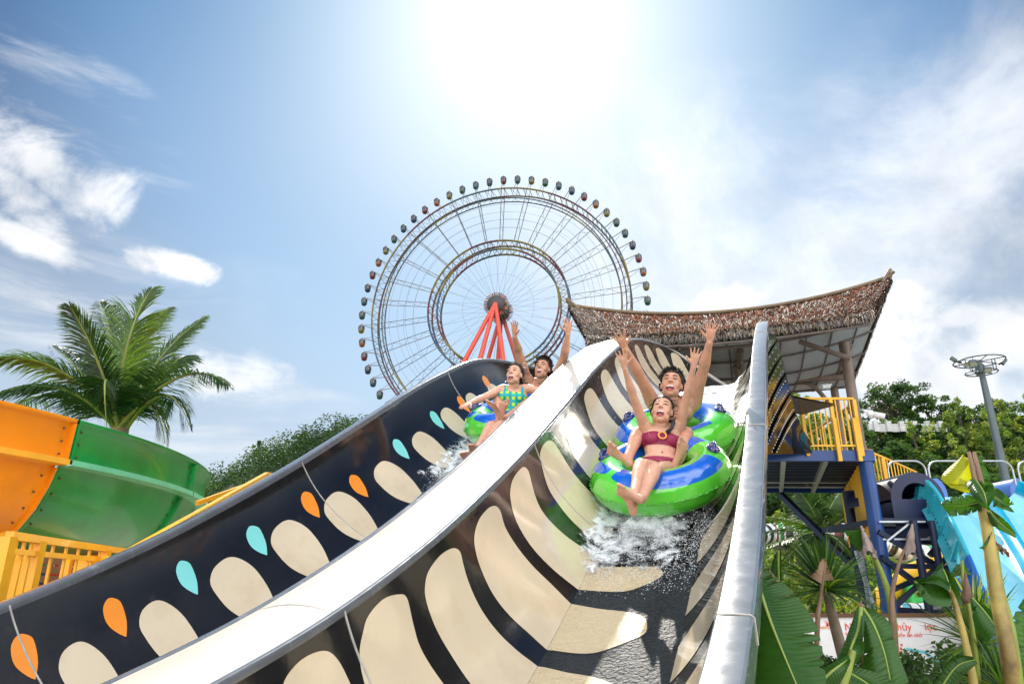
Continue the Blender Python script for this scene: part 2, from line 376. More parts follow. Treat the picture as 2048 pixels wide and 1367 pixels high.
PET = {
 'b': [(2.94, .22), (3.01, .14), (3.08, .09), (3.21, .07), (3.33, .1), (3.39, .15), (3.36, .28), (3.33, .4), (3.33, .6), (3.34, .8), (3.31, 1.0), (3.27, 1.2), (3.22, 1.4), (3.14, 1.54), (3.02, 1.56), (2.92, 1.44), (2.86, 1.25), (2.86, 1.0), (2.86, .8), (2.87, .6), (2.9, .36)],
 'c': [(3.53, .22), (3.58, .15), (3.65, .11), (3.79, .09), (3.92, .11), (3.98, .16), (3.96, .24), (3.93, .34), (3.90, .49), (3.89, .66), (3.90, .84), (3.91, 1.0), (3.87, 1.19), (3.84, 1.37), (3.77, 1.52), (3.66, 1.56), (3.54, 1.52), (3.46, 1.36), (3.43, 1.18), (3.45, 1.0), (3.47, .78), (3.49, .56), (3.50, .38)],
 'd': [(4.18, .16), (4.3, .1), (4.45, .09), (4.55, .12), (4.58, .18), (4.55, .28), (4.55, .42), (4.56, .61), (4.57, .8), (4.54, .99), (4.49, 1.2), (4.46, 1.4), (4.41, 1.52), (4.33, 1.56), (4.24, 1.56), (4.16, 1.47), (4.06, 1.32), (4.04, 1.19), (4.06, 1.01), (4.07, .84), (4.06, .69), (4.06, .54), (4.08, .41), (4.12, .26)],
 'e': [(4.76, .18), (4.81, .12), (4.91, .07), (5.06, .06), (5.14, .08), (5.17, .14), (5.13, .24), (5.08, .37), (5.07, .49), (5.10, .7), (5.14, .92), (5.13, 1.15), (5.08, 1.35), (5.01, 1.48), (4.94, 1.55), (4.86, 1.55), (4.76, 1.45), (4.69, 1.33), (4.69, 1.17), (4.71, .95), (4.70, .73), (4.69, .5), (4.71, .3)]}
petals_R = [petal_tmpl(1.5), petal_tmpl(2.08), petal_tmpl(2.62)] + [PET[k] for k in 'bcde'] + [petal_tmpl(c, 1.05) for c in (5.58, 6.24, 6.90, 7.58, 8.26)] + [petal_tmpl(c, .8) for c in (8.86, 9.40, 9.92, 10.4, 10.88)]
def flume(lane, petals, drops, wallname):
    oL, oR, sp = LANES[lane]; Q = qtot(lane); w = Q - 2 * WL
    for side in ('left', 'right'):
        m = MB()
        rows = []; rows2 = []
        for s in stations(S0, 10.9 if (lane, side) == ('R', 'right') else S1):
            q0 = topq(lane, side, s); nq = 16; row = []; row2 = []
            for k in range(nq + 1):
                q = q0 + (WL - q0) * k / nq
                if side == 'right': q = Q - q
                p = Vector(surf(lane, s, q)); row.append(p); row2.append(p - snorm(lane, s, q) * .022)
            rows.append(row); rows2.append(row2)
        m.grid(rows, 0, flip=(side == 'right')); m.grid(rows2, 0, flip=(side == 'left'))
        m.grid([[r[0] for r in rows], [r[0] for r in rows2]], 0); 
        for k in (0, -1): m.grid([rows[k], rows2[k]], 0, smooth=False)
        lim = WL
        for poly, mi in (petals if side == 'left' else []) + (drops if side == 'left' else []):
            paint(m, lane, clip(smooth_poly(poly), WL - .001, True), mi)
        if side == 'right' and lane == 'R':
            for c in [p for p in (1.1, 1.7, 2.3, 2.9, 3.5, 4.1, 4.7, 5.3, 5.95, 6.6, 7.25, 7.9, 8.5, 9.1, 9.6)]:
                poly = [(c - .2, Q - .62), (c - .13, Q - .45), (c, Q - .35), (c + .13, Q - .38), (c + .2, Q - .52), (c + .16, Q - .8), (c + .05, Q - .96), (c - .1, Q - 1.12), (c - .26, Q - 1.2), (c - .27, Q - .95)]
                paint(m, lane, clip(smooth_poly(poly), Q - WL + .001, False), 1)
        m.build('side_wall', [black, cream, orange, cyan], slide)
    # floor of the lane
    m = MB(); rows = [[Vector(surf(lane, s, WL + w * k / 10)) for k in range(11)] for s in stations(S0, S1)]
    m.grid(rows, 0); m.grid([[p - V(0, 0, .03) for p in r] for r in rows], 0, flip=True)
    for poly, mi in petals: paint(m, lane, clip(smooth_poly(poly), WL + .001, False), 1)
    if lane == 'R':
        for c in (1.1, 1.7, 2.3, 2.9, 3.5, 4.1, 4.7, 5.3, 5.95, 6.6, 7.25, 7.9, 8.5):
            poly = [(c - .26, Q - 1.2), (c - .1, Q - 1.12), (c + .0, Q - .95), (c - .2, Q - .9), (c - .3, Q - 1.05)]
    m.build('slide_floor', [wetfl, wetcr], slide)
flume('R', [(p, 1) for p in petals_R], [], 'R')
def big_drop(c, k=1.0, wx=1.0):
    b = [(-.19, .56), (-.17, .46), (-.08, .385), (.06, .37), (.15, .43), (.20, .56), (.17, .74), (.08, .90), (0, 1.0), (-.06, 1.0), (-.14, .88), (-.19, .72)]
    return [(c + x * k * wx, .68 + (y - .68) * k) for x, y in b]
def small_drop(c, q=.34, k=1.0):
    b = [(-.075, -.02), (-.05, -.085), (.01, -.12), (.07, -.08), (.075, -.02), (.05, .07), (0, .145), (-.015, .15), (-.05, .1), (-.075, .04)]
    return [(c + x * k * (1 if c > 4.2 else .85), q + y * k) for x, y in b]
def dn(p, k): return [(x, y + k) for x, y in p]
dL = [(big_drop(c, 1.0, w), 1) for c, w in ((2.0, .6), (2.6, .62), (3.16, .66), (3.68, .72), (4.28, .95), (4.90, 1.0))] + [(dn(big_drop(5.52), .05), 1), (dn(big_drop(6.26, 1.0), .09), 1), (dn(big_drop(7.02, .97), .07), 1), (big_drop(7.78, .9), 1), (big_drop(8.5, .9), 1), (big_drop(9.25, .9), 1), (big_drop(10.0, .9), 1)]
sL = [(small_drop(2.38, .3), 2), (small_drop(2.93, .3), 2), (small_drop(3.46, .33), 2), (small_drop(4.0, .33), 3), (small_drop(4.64, .37), 3), (small_drop(5.28, .37), 2), (small_drop(5.86, .5), 2), (small_drop(6.67, .47), 3), (small_drop(7.52, .46), 3), (small_drop(8.24, .48), 2), (small_drop(9.2, .38, 1.1), 2), (small_drop(9.9, .38, 1.1), 3), (small_drop(10.6, .42, 1.1), 2)]
# the band of half drops that shows along the lane's floor
fl = []
for c in (4.1, 4.75, 5.4, 6.05, 6.7, 7.35):
    fl.append(([(c - .2, 1.45), (c - .1, 1.38), (c + .1, 1.40), (c + .2, 1.5), (c + .12, 1.8), (c - .1, 1.8)], 1))
flume('L', fl, dL + sL, 'L')
# divider cap with its rolled lips
m = MB(); rows = []
for s in stations(S0, 12.8):
    oa, ob = -2.135, -2.585
    k = 1 - ss(s, 10.8, 12.8)
    rows.append([Vector(railpt(s, oa + (ob - oa) * t, -.012 - .03 * sin(pi * t) + (1 - k) * .55)) for t in [j / 8 for j in range(9)]])
m.grid(rows, 0, flip=True); m.grid([[r[0] - V(0, 0, .05), r[0]] for r in rows], 0); m.grid([[r[-1], r[-1] - V(0, 0, .05)] for r in rows], 0)
capo = m.build('divider_cap', capm, slide)
for s in (2.9, 5.4, 8.2):
    m = MB(); m.grid([[Vector(railpt(s + e, -2.14 + (-.44) * t, -.0142 - .03 * sin(pi * t))) for t in [j / 8 for j in range(9)]] for e in (-.006, .006)], 0, flip=True)
    m.build('cap_seam', seamm, slide)
def lip(o0, o1, name, m_, lane, side, up=.02, down=.05, r=.015, e=13.3):
    """rolled flange along a rim from offset o0 (inside edge) to o1 (outside edge)"""
    mb = MB(); rows = []
    sg = 1 if o1 > o0 else -1
    prof = [(0, down * .6), (0, 0)] + [(r * (1 - cos(a)) , -up * sin(a)) for a in (pi * .2, pi * .35, pi / 2)]
    W_ = abs(o1 - o0); prof += [(W_ * .5, -up * 1.12)] + [(W_ - r * (1 - cos(a)), -up * sin(a)) for a in (pi / 2, pi * .35, pi * .2)] + [(W_, 0), (W_, down)]
    for s in stations(S0, e, .1):
        q = topq(lane, side, s); dx, b0 = wallpt(q, LANES[lane][2])
        off = -sg * dx
        rows.append([Vector(railpt(s, o0 + off + sg * x, y + b0)) for x, y in prof])
    mb.grid(rows, 0, flip=(sg < 0)); return mb.build(name, m_, slide)
lip(-.405, -.265, 'rim', rimm, 'R', 'right', up=.012, down=.12, r=.012, e=9.6)
lip(-2.095, -2.14, 'rim', rimm, 'R', 'left', up=.018, down=.03, r=.012, e=12.6)
lip(-2.625, -2.575, 'rim', rimm, 'L', 'right', up=.018, down=.03, r=.012, e=12.6)
lip(-4.495, -4.60, 'rim', rimm, 'L', 'left', up=.02, down=.09, r=.02, e=12.9)
# joints between the moulded sections
for lane, s in (('R', 2.93), ('R', 5.42), ('R', 8.3), ('L', 2.93), ('L', 5.42), ('L', 8.3)):
    oL, oR, sp = LANES[lane]; Q = qtot(lane)
    m = MB(); m.tube([Vector(surf(lane, s + .05 * (q / Q), q)) + snorm(lane, s, q) * .002 for q in [Q * k / 60 for k in range(61)]], .0065, 6)
    m.build('panel_joint', seamm, slide)
for s in (2.93, 5.42, 8.3):
    m = MB()
    pr_ = [(-.407, .02), (-.407, -.004), (-.395, -.013), (-.33, -.0155), (-.275, -.013), (-.263, -.004), (-.263, .10)]
    m.tube([Vector(railpt(s, o, b)) for o, b in pr_], .004, 6); m.build('panel_joint', seamm, slide)
# outside of the right wall at the top: deep moulded shell with bolted flanges, standing on the deck
top = [at(1530, 664, 8.9), at(1549, 668, 9.3), at(1560, 700, 9.9), at(1569, 738, 10.6), at(1579, 783, 11.3), at(1590, 825, 12.0), at(1605, 858, 12.5), at(1624, 888, 12.75)]
bot = [at(1496, 908, 10.2), at(1510, 908, 10.8), at(1524, 908, 11.4), at(1545, 907, 11.9), at(1568, 907, 12.3), at(1590, 906, 12.6), at(1610, 905, 12.7), at(1625, 904, 12.76)]
def shell(i, k):
    """i along 0..7, k from the rim down"""
    j = min(int(i), 6); f = i - j; t_ = top[j].lerp(top[j + 1], f); b_ = bot[j].lerp(bot[j + 1], f)
    p = t_.lerp(b_, k); side = V(-(b_ - t_).y * 0 - .75, -.65, 0)
    return p + side * .34 * sin(pi * k ** .8) * (1 - .10 * i)
m = MB(); m.grid([[shell(i / 4, k / 14) for k in range(15)] for i in range(29)], 0, flip=True); m.grid([[shell(i / 4, k / 14) - V(-.5, -.5, 0) * .04 for k in range(15)] for i in range(29)], 0)
m.build('outer_shell', black, slide)
for i0, sl_ in ((1.4, 2.2), (2.3, 2.6), (3.2, 3.0), (4.1, 2.9), (5.0, 2.6)):
    m = MB(); A = []; B_ = []
    for k in range(17):
        kk = k / 16; i = max(0, i0 - sl_ * kk * kk * .75); p = shell(i, kk); A.append(p); B_.append(p + V(-.62, -.75, .1) * .06 if False else p + V(.25, -.85, .35).normalized() * .06)
    m.grid([A, B_], 0, smooth=False); m.grid([[p + V(.012, .006, 0) for p in A], [p + V(.012, .006, 0) for p in B_]], 0, smooth=False, flip=True)
    for k in range(22):
        kk = .03 + .94 * k / 21; i = max(0, i0 - sl_ * kk * kk * .75)
        for dlt in (-.22, .22):
            if 0 <= i + dlt <= 7: m.ball(shell(i + dlt, kk) + V(-.3, -.9, .1).normalized() * .008, .014, 4, 1)
    m.build('bolted_flange', [black, boltm], slide)
# steel legs under the slide
leg = mat('slide_support_paint', (.03, .09, .30), .4, var=.15)
for s in (1.2, 4.6, 8.0, 11.0):
    for o in (-1.5, -3.7):
        p = Vector(railpt(s, o, 1.0)); m = MB(); m.tube([p, V(p.x, p.y, -.1)], .11, 14); m.bar(Vector(railpt(s, o - .4, 1.02)), Vector(railpt(s, o + .4, 1.02)), .12); m.build('support_leg', leg, slide)
# ================================================================ PAVILION AND START DECK
thatch = [mat('thatch_red_brown', (.24, .085, .04), .85, var=.4, vscale=9), mat('thatch_tan', (.42, .33, .24), .8, var=.3, vscale=9),
          mat('thatch_dark', (.07, .04, .028), .9, var=.4, vscale=9), mat('thatch_pale', (.66, .60, .52), .7, var=.2, vscale=9), mat('thatch_grey', (.20, .18, .165), .9, var=.35, vscale=9)]
wood = mat('weathered_brown_post', (.20, .145, .115), .6, var=.25, vscale=4, bump=.3, bscale=12)
bamboo = mat('bamboo', (.17, .12, .07), .6, var=.3, vscale=3)
ceil = mat('ceiling_board', (.42, .41, .41), .8, var=.15, vscale=1.2, dirt_sheen=(.3, .26, .22), dscale=1.5)
beam = mat('ceiling_batten', (.16, .125, .105), .7, var=.2)
blue = mat('blue_steel_paint', (.004, .045, .20), .42, coat=.15, var=.2, vscale=2, dirt_sheen=(.03, .06, .12), dscale=3, dirt_sheen_lo=.55, dirt_sheen_hi=.8)
dkblue = mat('dark_blue_steel', (.005, .012, .055), .45, var=.25, vscale=3)
yellow = mat('yellow_paint', (.80, .42, .012), .42, var=.1, vscale=3, dirt_sheen=(.45, .22, .02), dscale=4, dirt_sheen_lo=.6, dirt_sheen_hi=.85)
steel = mat('galvanised_steel', (.46, .48, .50), .35, metal=.6, var=.15, vscale=6)
white = mat('white_plastic', (.78, .78, .76), .35, var=.05)
ROOF = dict(RL=(1137, 613, 14.6), RM=(1420, 629, 14.0), RR=(1783, 556, 13.6), AL=(1172, 676, 13.2), AR=(1746, 627, 12.2), BL=(1235, 772, 17.2), BR=(1706, 760, 16.0))
R_ = {k: at(*v) for k, v in ROOF.items()}
def ridge(t):                        # quadratic through the three ridge points
    a, b, c = R_['RL'], R_['RM'], R_['RR']; return a * ((t - .45) * (t - 1) / .45) + b * (t * (t - 1) / (.45 * -.55)) + c * (t * (t - .45) / .55)
def roofpt(t, k, side):
    """t along the ridge, k down the slope"""
    e = R_[side + 'L'].lerp(R_[side + 'R'], t) - V(0, 0, .10) * sin(pi * t)
    p = ridge(t).lerp(e, k); return p + V(0, 0, -.30 * sin(pi * min(k, 1)) * sin(pi * max(0, min(1, t))) ** .5 )
pav = thing('thatched_pavilion', 'thatched pavilion with upswept ridge sheltering the start of the slide', 'pavilion', (6.5, 12.95, CAMZ + 2.3))
m = MB(); rnd = random.Random(3)
for side in 'AB':
    rows = [[roofpt(i / 40, k / 12, side) for k in range(13)] for i in range(41)]
    m.grid(rows, 2, flip=(side == 'A')); 
def blade(m, p, d, n_, w, l, mi, bend):
    x = d.cross(n_).normalized() * w; q = p + d * l * .55 + n_ * bend; r = p + d * l + n_ * bend * .6
    m.add([p - x, p + x, q + x * .8, q - x * .8, r], [(0, 1, 2, 3), (3, 2, 4)], mi, False)
for side, cnt in (('A', 27000), ('B', 2500)):
    for i in range(cnt):
        t, k = rnd.random(), rnd.random() ** .9
        p = roofpt(t, k, side); d = (roofpt(t, min(k + .03, 1.03), side) - p).normalized(); tx = (roofpt(min(t + .01, 1), k, side) - roofpt(max(t - .01, 0), k, side)).normalized()
        n_ = tx.cross(d).normalized(); n_ = n_ if n_.z > 0 else -n_
        r = rnd.random(); band = sin(k * 34) * .12
        mi = 0 if r < .46 + band else 2 if r < .64 + band else 1 if r < .80 else 3 if r < .90 else 4
        if t < .22 and rnd.random() < (1 - t / .22) * .8: mi = 4 if rnd.random() < .6 else 1
        if k > .9 and rnd.random() < .5: mi = 3
        d2 = (d + tx * rnd.gauss(0, .24) + n_ * rnd.uniform(-.05, .28)).normalized()
        blade(m, p + n_ * rnd.uniform(0, .03), d2, n_, rnd.uniform(.006, .014), rnd.uniform(.07, .19), mi, rnd.uniform(0, .02))
m.build('thatch_roof', thatch, pav)
m = MB()
for side, cnt in (('A', 6500), ('B', 2600)):
    for i in range(cnt):
        t = rnd.random() * 1.0; p = roofpt(t, 1.0, side) + V(0, 0, rnd.uniform(-.06, .02)); q = roofpt(min(t + .01, 1), 1, side) - roofpt(max(t - .01, 0), 1, side); q.normalize()
        out = V(q.y, -q.x, 0) * (1 if side == 'A' else -1)
        p += out * rnd.uniform(-.12, .05)
        d = (V(0, 0, -1) + q * rnd.gauss(0, .16) + out * rnd.uniform(-.1, .25)).normalized(); r = rnd.random()
        blade(m, p, d, out, rnd.uniform(.007, .014), rnd.uniform(.06, .13) * (1 if r > .1 else 1.25), 4 if r < .55 else 2 if r < .8 else 1, rnd.uniform(-.01, .01))
for t0 in (0.0, 1.0):                                 # shaggy verges
    for side in 'AB':
        for i in range(700):
            k = rnd.random(); p = roofpt(t0, k, side); d = (roofpt(t0, min(k + .04, 1.04), side) - p).normalized(); o_ = (R_['RR'] - R_['RL']).normalized() * (1 if t0 else -1)
            blade(m, p, (d + V(0, 0, -.5) + o_ * rnd.uniform(-.2, .3)).normalized(), o_, rnd.uniform(.008, .016), rnd.uniform(.08, .2), rnd.choice((4, 1, 2, 0)), .01)
m.build('eave_fringe', thatch, pav)
m = MB(); m.tube([ridge(t / 20) + V(0, 0, .05) for t in range(0, 21)], .04, 8); m.tube([ridge(t / 20) + V(0, .07, .0) for t in range(0, 21)], .04, 8)
for t in (0, 1):
    p = ridge(t); e = (ridge(1) - ridge(0)).normalized() * (1 if t else -1)
    m.tube([p - e * .22 + V(0, -.08, -.10), p + e * .03 + V(0, .04, .20)], .035, 8); m.tube([p - e * .2 + V(0, .14, -.12), p + e * .04 + V(0, -.06, .12)], .03, 8)
m.build('ridge_pole', bamboo, pav)
m = MB()
for side in 'AB':
    rows = [[roofpt(.03 + .94 * i / 30, .02 + .96 * k / 10, side) - V(0, 0, .17) for k in range(11)] for i in range(31)]
    m.grid(rows, 0, flip=(side == 'B'))
m.build('ceiling', ceil, pav)
m = MB()
for side in 'AB':
    for k in (.12, .34, .56, .78, .97): m.tube([roofpt(.02 + .96 * i / 24, k, side) - V(0, 0, .195) for i in range(25)], .022, 6)
    for t in [i / 12 for i in range(13)]: m.tube([roofpt(max(.02, min(.98, t)), k / 8, side) - V(0, 0, .19) for k in range(9)], .014, 5)
m.build('rafters', beam, pav)
DZ = CAMZ + 2.30
def post(name, x, y, r, z0, z1, par, mt, n=16):
    m = MB(); m.tube([(x, y, z0), (x, y, z1)], r, n)
    return m.build(name, mt, par)
post('post', 6.50, 12.98, .095, DZ, CAMZ + 4.45, pav, wood); post('post', 7.35, 15.45, .085, DZ, CAMZ + 4.2, pav, wood)
post('post', 4.75, 14.2, .085, DZ, CAMZ + 4.5, pav, wood); post('post', 2.1, 15.1, .085, DZ - .2, CAMZ + 4.4, pav, wood)
m = MB(); m.lathe([(.20, 0), (.20, .03), (.11, .035), (.11, .10)], (6.5, 12.98, DZ + .005), 20, 0); m.build('post_base_plate', wood, pav)
for a, b, r in (((1598, 682, 13.6), (1700, 716, 13.3), .05), ((1672, 752, 15.6), (1700, 690, 14.3), .06), ((1480, 700, 14.3), (1482, 775, 15.4), .07)):
    m = MB(); m.tube([at(*a), at(*b)], r, 10); m.build('brace', wood, pav)
for a, b, r in (((1478, 762, 15.8), (1704, 752, 15.3), .07), ((1380, 790, 16.4), (1480, 782, 16.2), .07)):
    m = MB(); m.tube([at(*a), at(*b)], r, 10); m.build('cross_beam', wood, pav)
m = MB(); a, b = at(1598, 764, 15.6), at(1668, 822, 15.7); m.tube([a.lerp(b, t / 10) + V(.0, 0, .22 * sin(pi * t / 10)) for t in range(11)], .05, 10); m.build('brace', wood, pav)
for (u, v, d), e, lab in (((1740, 826, 12.8), V(.22, -.07, -.07), 'white tubular loudspeaker clamped low on the pavilion corner post'), ((1655, 772, 15.1), V(-.20, -.12, -.04), 'small white camera on the pavilion post under the ceiling')):
    t = thing('floodlight' if 'loud' in lab else 'security_camera', lab if 'loud' not in lab else 'white floodlight on an arm beside the pavilion corner post', 'floodlight' if 'loud' in lab else 'camera', at(u, v, d))
    p = at(u, v, d); m = MB(); m.tube([p, p + e * .2, p + e * .22, p + e], [.035, .035, .055, .055], 12); m.build('housing', white, t)
    m = MB(); m.ball(p, .065, 8); m.tube([p, p + V(-.09 if e.x > 0 else .1, .02, .06)], .02, 8); m.build('bracket', white, t)
# ---- start deck
deck = thing('start_deck', 'raised blue steel deck under the thatched pavilion where riders start', 'platform', (6.5, 12.95, 0))
X0, X1, Y0, Y1 = 4.3, 6.62, 12.85, 17.6
SK = .354                                            # the deck runs back at a slant, in line with the slide
def shear(o):
    for v in o.data.vertices: v.co.x += (v.co.y - Y0) * SK
    return o
m = MB(); m.box(((X0 + X1) / 2, (Y0 + Y1) / 2, DZ - .03), (X1 - X0 - .1, Y1 - Y0 - .1, .05)); 
for i in range(22):
    y = Y0 + .2 + i * (Y1 - Y0 - .4) / 21; m.box(((X0 + X1) / 2, y, DZ - .075), (X1 - X0 - .12, .09, .04))
shear(m.build('deck_plate', dkblue, deck))
for a, b in (((X0, Y0), (X1, Y0)), ((X1, Y0), (X1, Y1)), ((X0, Y1), (X1, Y1)), ((X0, Y0), (X0, Y1))):
    m = MB(); m.bar((*a, DZ - .09), (*b, DZ - .09), .09, .19); shear(m.build('edge_beam', blue, deck))
for x in (4.98, 5.76):
    m = MB(); m.bar((x, Y0 + .06, DZ - .15), (x, Y1 - .06, DZ - .15), .09, .10); shear(m.build('joist', steel, deck))
for y in (15.9, 16.7): m = MB(); m.tube([(X0, y, DZ - .16), (X1, y, DZ - .16)], .018, 8); shear(m.build('conduit', steel, deck))
for x, y, r in ((6.53, 12.95, .125),):
    m = MB(); m.tube([(x, y, -.1), (x, y, DZ + .01)], r, 22); m.lathe([(0.001, .003), (r, .003), (r, 0)], (x, y, DZ), 22, smooth=False); m.build('column', blue, deck)
a, b = at(1562, 988, 17.2), at(1698, 1122, 14.6); m = MB(); m.bar(a, b, .12); m.build('diagonal_brace', dkblue, deck)
a, b = at(1712, 1100, 13.9), at(1745, 1205, 13.4); m = MB(); m.bar(a, b, .06); m.build('diagonal_brace', steel, deck)
def railing(name, label, pts, h, nbar, group='yellow guard railings', top=.05, thick=.022, mid=None, parent=None, mt=None):
    """pts: foot points of the run; uprights every nbar fraction"""
    mt = mt or yellow
    t = thing(name, label, 'railing', tuple(pts[0]), group) if parent is None else parent
    for i in range(len(pts) - 1):
        a, b = Vector(pts[i]), Vector(pts[i + 1]); u = V(0, 0, h)
        m = MB(); m.bar(a + u, b + u, top, top * .8); m.build('top_rail', mt, t)
        m = MB(); m.bar(a + V(0, 0, .09), b + V(0, 0, .09), top * .8, top * .7); m.build('bottom_rail', mt, t)
        for p in (a, b) if i == 0 else (b,):
            m = MB(); m.bar(p - V(0, 0, .1), p + u - V(0, 0, top * .4), top * 1.25, None, 0, (0, 1, 0)); m.build('rail_post', mt, t)
        for k in range(1, nbar):
            p = a.lerp(b, k / nbar); m = MB(); m.bar(p + V(0, 0, .09 + top * .35), p + u - V(0, 0, top * .4), thick, None, 0, (0, 1, 0)); m.build('baluster', mt, t)
    return t
rl = railing('deck_railing', 'yellow railing along the front of the raised blue deck', [V(5.42, 12.80, DZ), V(5.98, 12.80, DZ), V(6.42, 12.80, DZ)], .98, 5)
for x in (5.98, 6.35):
    m = MB(); m.bar((x, 12.76, DZ - .2), (x, 12.76, DZ + .60), .07, .05, 0, (0, 1, 0)); m.build('rail_stanchion', yellow, rl)
railing('deck_railing', 'yellow railing across the right end of the deck behind the corner post', [V(6.62, 13.3, DZ), V(7.0, 16.8, DZ)], .98, 12)
# solid slatted yellow guard hanging below deck level and the stair railing behind
m = MB(); g0, g1 = at(1722, 930, 13.6), at(1690, 985, 16.8)
t = thing('slatted_guard', 'yellow slatted guard panel below the deck beside the blue column', 'guard panel', g0)
n = 9
for i in range(n):
    a = g0.lerp(g1, i / (n - 1)); m = MB(); m.box(a - V(0, 0, .62), (.05, .30, 1.25)); m.build('slat', yellow, t)
m = MB(); m.bar(g0, g1, .07); m.bar(g0 - V(0, 0, 1.25), g1 - V(0, 0, 1.25), .07); m.build('frame', yellow, t)
railing('stair_railing', 'yellow stair railing right of the blue corner column', [at(1745, 1008, 14.2), at(1782, 1020, 14.6)], 1.12, 5)
railing('stair_railing', 'yellow railing sloping down behind the cyan slide mouth', [at(1778, 985, 17.5), at(1845, 1010, 19.0)], .9, 10)
# ================================================================ FERRIS WHEEL
import numpy as _np
WR_ = 57.0; WX, WY, WZ, WYAW, WA0 = (-0.0920, 4.4470, 1.7746, -0.2126, 0.1352)
WX *= WR_; WY *= WR_; WZ *= WR_
hubc = V(WX, WY, WZ + CAMZ)
wh = V(cos(WYAW), sin(WYAW), 0); wn = V(sin(WYAW), -cos(WYAW), 0)      # in-plane horizontal, axle (towards the camera)
def wp(r, a, off=0.0): return hubc + wh * (r * sin(a)) + V(0, 0, r * cos(a)) + wn * off
wheel = thing('ferris_wheel', 'giant ferris wheel with small coloured cabins on red legs', 'ferris wheel', (hubc.x, hubc.y, hubc.z - 70))
wc = [mat('wheel_yellow', (.16, .125, .02), .6), mat('wheel_maroon', (.10, .018, .025), .6), mat('wheel_teal_grey', (.06, .09, .10), .6), mat('wheel_dark', (.05, .048, .045), .6), mat('wheel_blue', (.03, .06, .12), .6)]
wgrey = mat('wheel_grey_steel', (.11, .11, .105), .7); wcab = mat('cable_grey', (.20, .20, .21), .7); wred = mat('leg_red', (.62, .07, .035), .45, var=.06)
RG = WR_ ; RO = WR_ * .898; RI = WR_ * .835; Q1 = WR_ * .49; Q2 = WR_ * .425
def ring(m, r, off, rad, seg=120, cols=None, per=4, n=5):
    for k in range(0, seg, per):
        m.tube([wp(r, 2 * pi * j / seg, off) for j in range(k, k + per + 1)], rad, n, cols[(k // per) % len(cols)] if cols else 0, caps=False)
W2 = 3.2
m = MB()
for off in (-W2, W2): ring(m, RO, off, .34, 120, [0, 0, 1, 1, 2, 2, 0, 3], 4, 6)
m.build('outer_rim', wc, wheel)
m = MB()
for off in (-W2 * .5, W2 * .5): ring(m, RI, off, .26, 120, [3, 2, 3, 0], 4, 5)
ring(m, RO * .965, 0, .22, 120, [1, 3], 5, 5)
m.build('inner_rim', wc, wheel)
m = MB()
for k in range(120):
    a, b = 2 * pi * k / 120, 2 * pi * (k + 1) / 120
    s_ = -1 if k % 2 else 1
    m.tube([wp(RO, a, -W2 * s_), wp(RI, b, -W2 * .5 * s_)], .09, 4, caps=False); m.tube([wp(RO, a, W2), wp(RO, a, -W2)], .10, 4, caps=False)
    m.tube([wp(RO, a, W2 * s_), wp(RO * .965, b, 0)], .08, 4, caps=False); m.tube([wp(RI, a, -W2 * .5), wp(RI, b, W2 * .5)], .07, 4, caps=False)
m.build('rim_lattice', wgrey, wheel)
m = MB()
for off in (-2.6, 2.6):
    ring(m, Q1, off, .40, 60, [0, 0, 1, 2, 4, 1], 4, 6); ring(m, Q2, off, .40, 60, [0, 1, 2, 0, 1, 4], 4, 6)
m.build('middle_ring', wc, wheel)
m = MB()
for k in range(60):
    a, b = 2 * pi * k / 60, 2 * pi * (k + 1) / 60
    for off in (-2.6, 2.6):
        m.tube([wp(Q1, a, off), wp(Q2, b, off)] if k % 2 else [wp(Q2, a, off), wp(Q1, b, off)], .12, 4, caps=False)
        m.tube([wp(Q1, a, off), wp(Q2, a, off)], .10, 4, caps=False)
    m.tube([wp(Q1, a, -2.6), wp(Q1, a, 2.6)], .12, 4, caps=False); m.tube([wp(Q2, a, -2.6), wp(Q2, b, 2.6)], .10, 4, caps=False)
m.build('middle_lattice', wgrey, wheel)
for k in range(30):                                   # thirty trussed spokes between the middle ring and the rim
    a = WA0 + 2 * pi * (k + .5) / 30; m = MB()
    for off in (-1, 1):
        m.tube([wp(Q1, a, 2.4 * off), wp(RO, a, 2.9 * off)], .14, 4, caps=False)
    r0 = Q1; j = 0
    while r0 < RI - 2:
        r1 = r0 + 3.1; s_ = 1 if j % 2 else -1
        m.tube([wp(r0, a, 2.4 * s_), wp(r1, a, -2.5 * s_)], .06, 3, caps=False); r0 = r1; j += 1
    m.build('spoke', wgrey, wheel)
m = MB()
for k in range(60):
    a = WA0 + 2 * pi * k / 60
    m.tube([wp(3.5, a, 4.5 if k % 2 else -4.5), wp(Q2, a, 2.6 if k % 2 else -2.6)], .055, 3, caps=False)
for r in (.60, .66, .72, .78): ring(m, WR_ * r, 2.0, .06, 90, None, 3, 3); 
for r in (.63, .70): ring(m, WR_ * r, -2.0, .05, 90, None, 3, 3)
ring(m, WR_ * .25, 1, .05, 60, None, 2, 3)
m.build('cables', wcab, wheel)
Mx = Matrix((wh, V(0, 0, 1), wn)).transposed()
m = MB(); m.lathe([(0.01, -5.2), (3.3, -5.2), (3.6, -3), (2.2, -2.6), (2.2, 2.6), (3.6, 3), (3.3, 5.2), (.01, 5.2)], hubc, 40, 0, Mx)
for k in range(40):
    a = 2 * pi * k / 40
    for off in (-4.2, 4.2): m.tube([wp(3.2, a, off), wp(4.9, a, off)], .24, 5, 1 + (k % 4))
m.build('hub', [wc[3], wc[0], wred, wc[2], wc[1]], wheel)
gz = hubc.z - 70
for off, spread in ((10.5, (-31, -14, 12)), (-10.5, (-24, -8, 20))):
    for sx in spread:
        m = MB(); m.tube([hubc + wn * (5.2 if off > 0 else -5.2), V(hubc.x, hubc.y, gz) + wh * sx + wn * off * 1.7], [.78, 1.1], 12); m.build('support_leg', wred, wheel)
m = MB(); z0 = .42
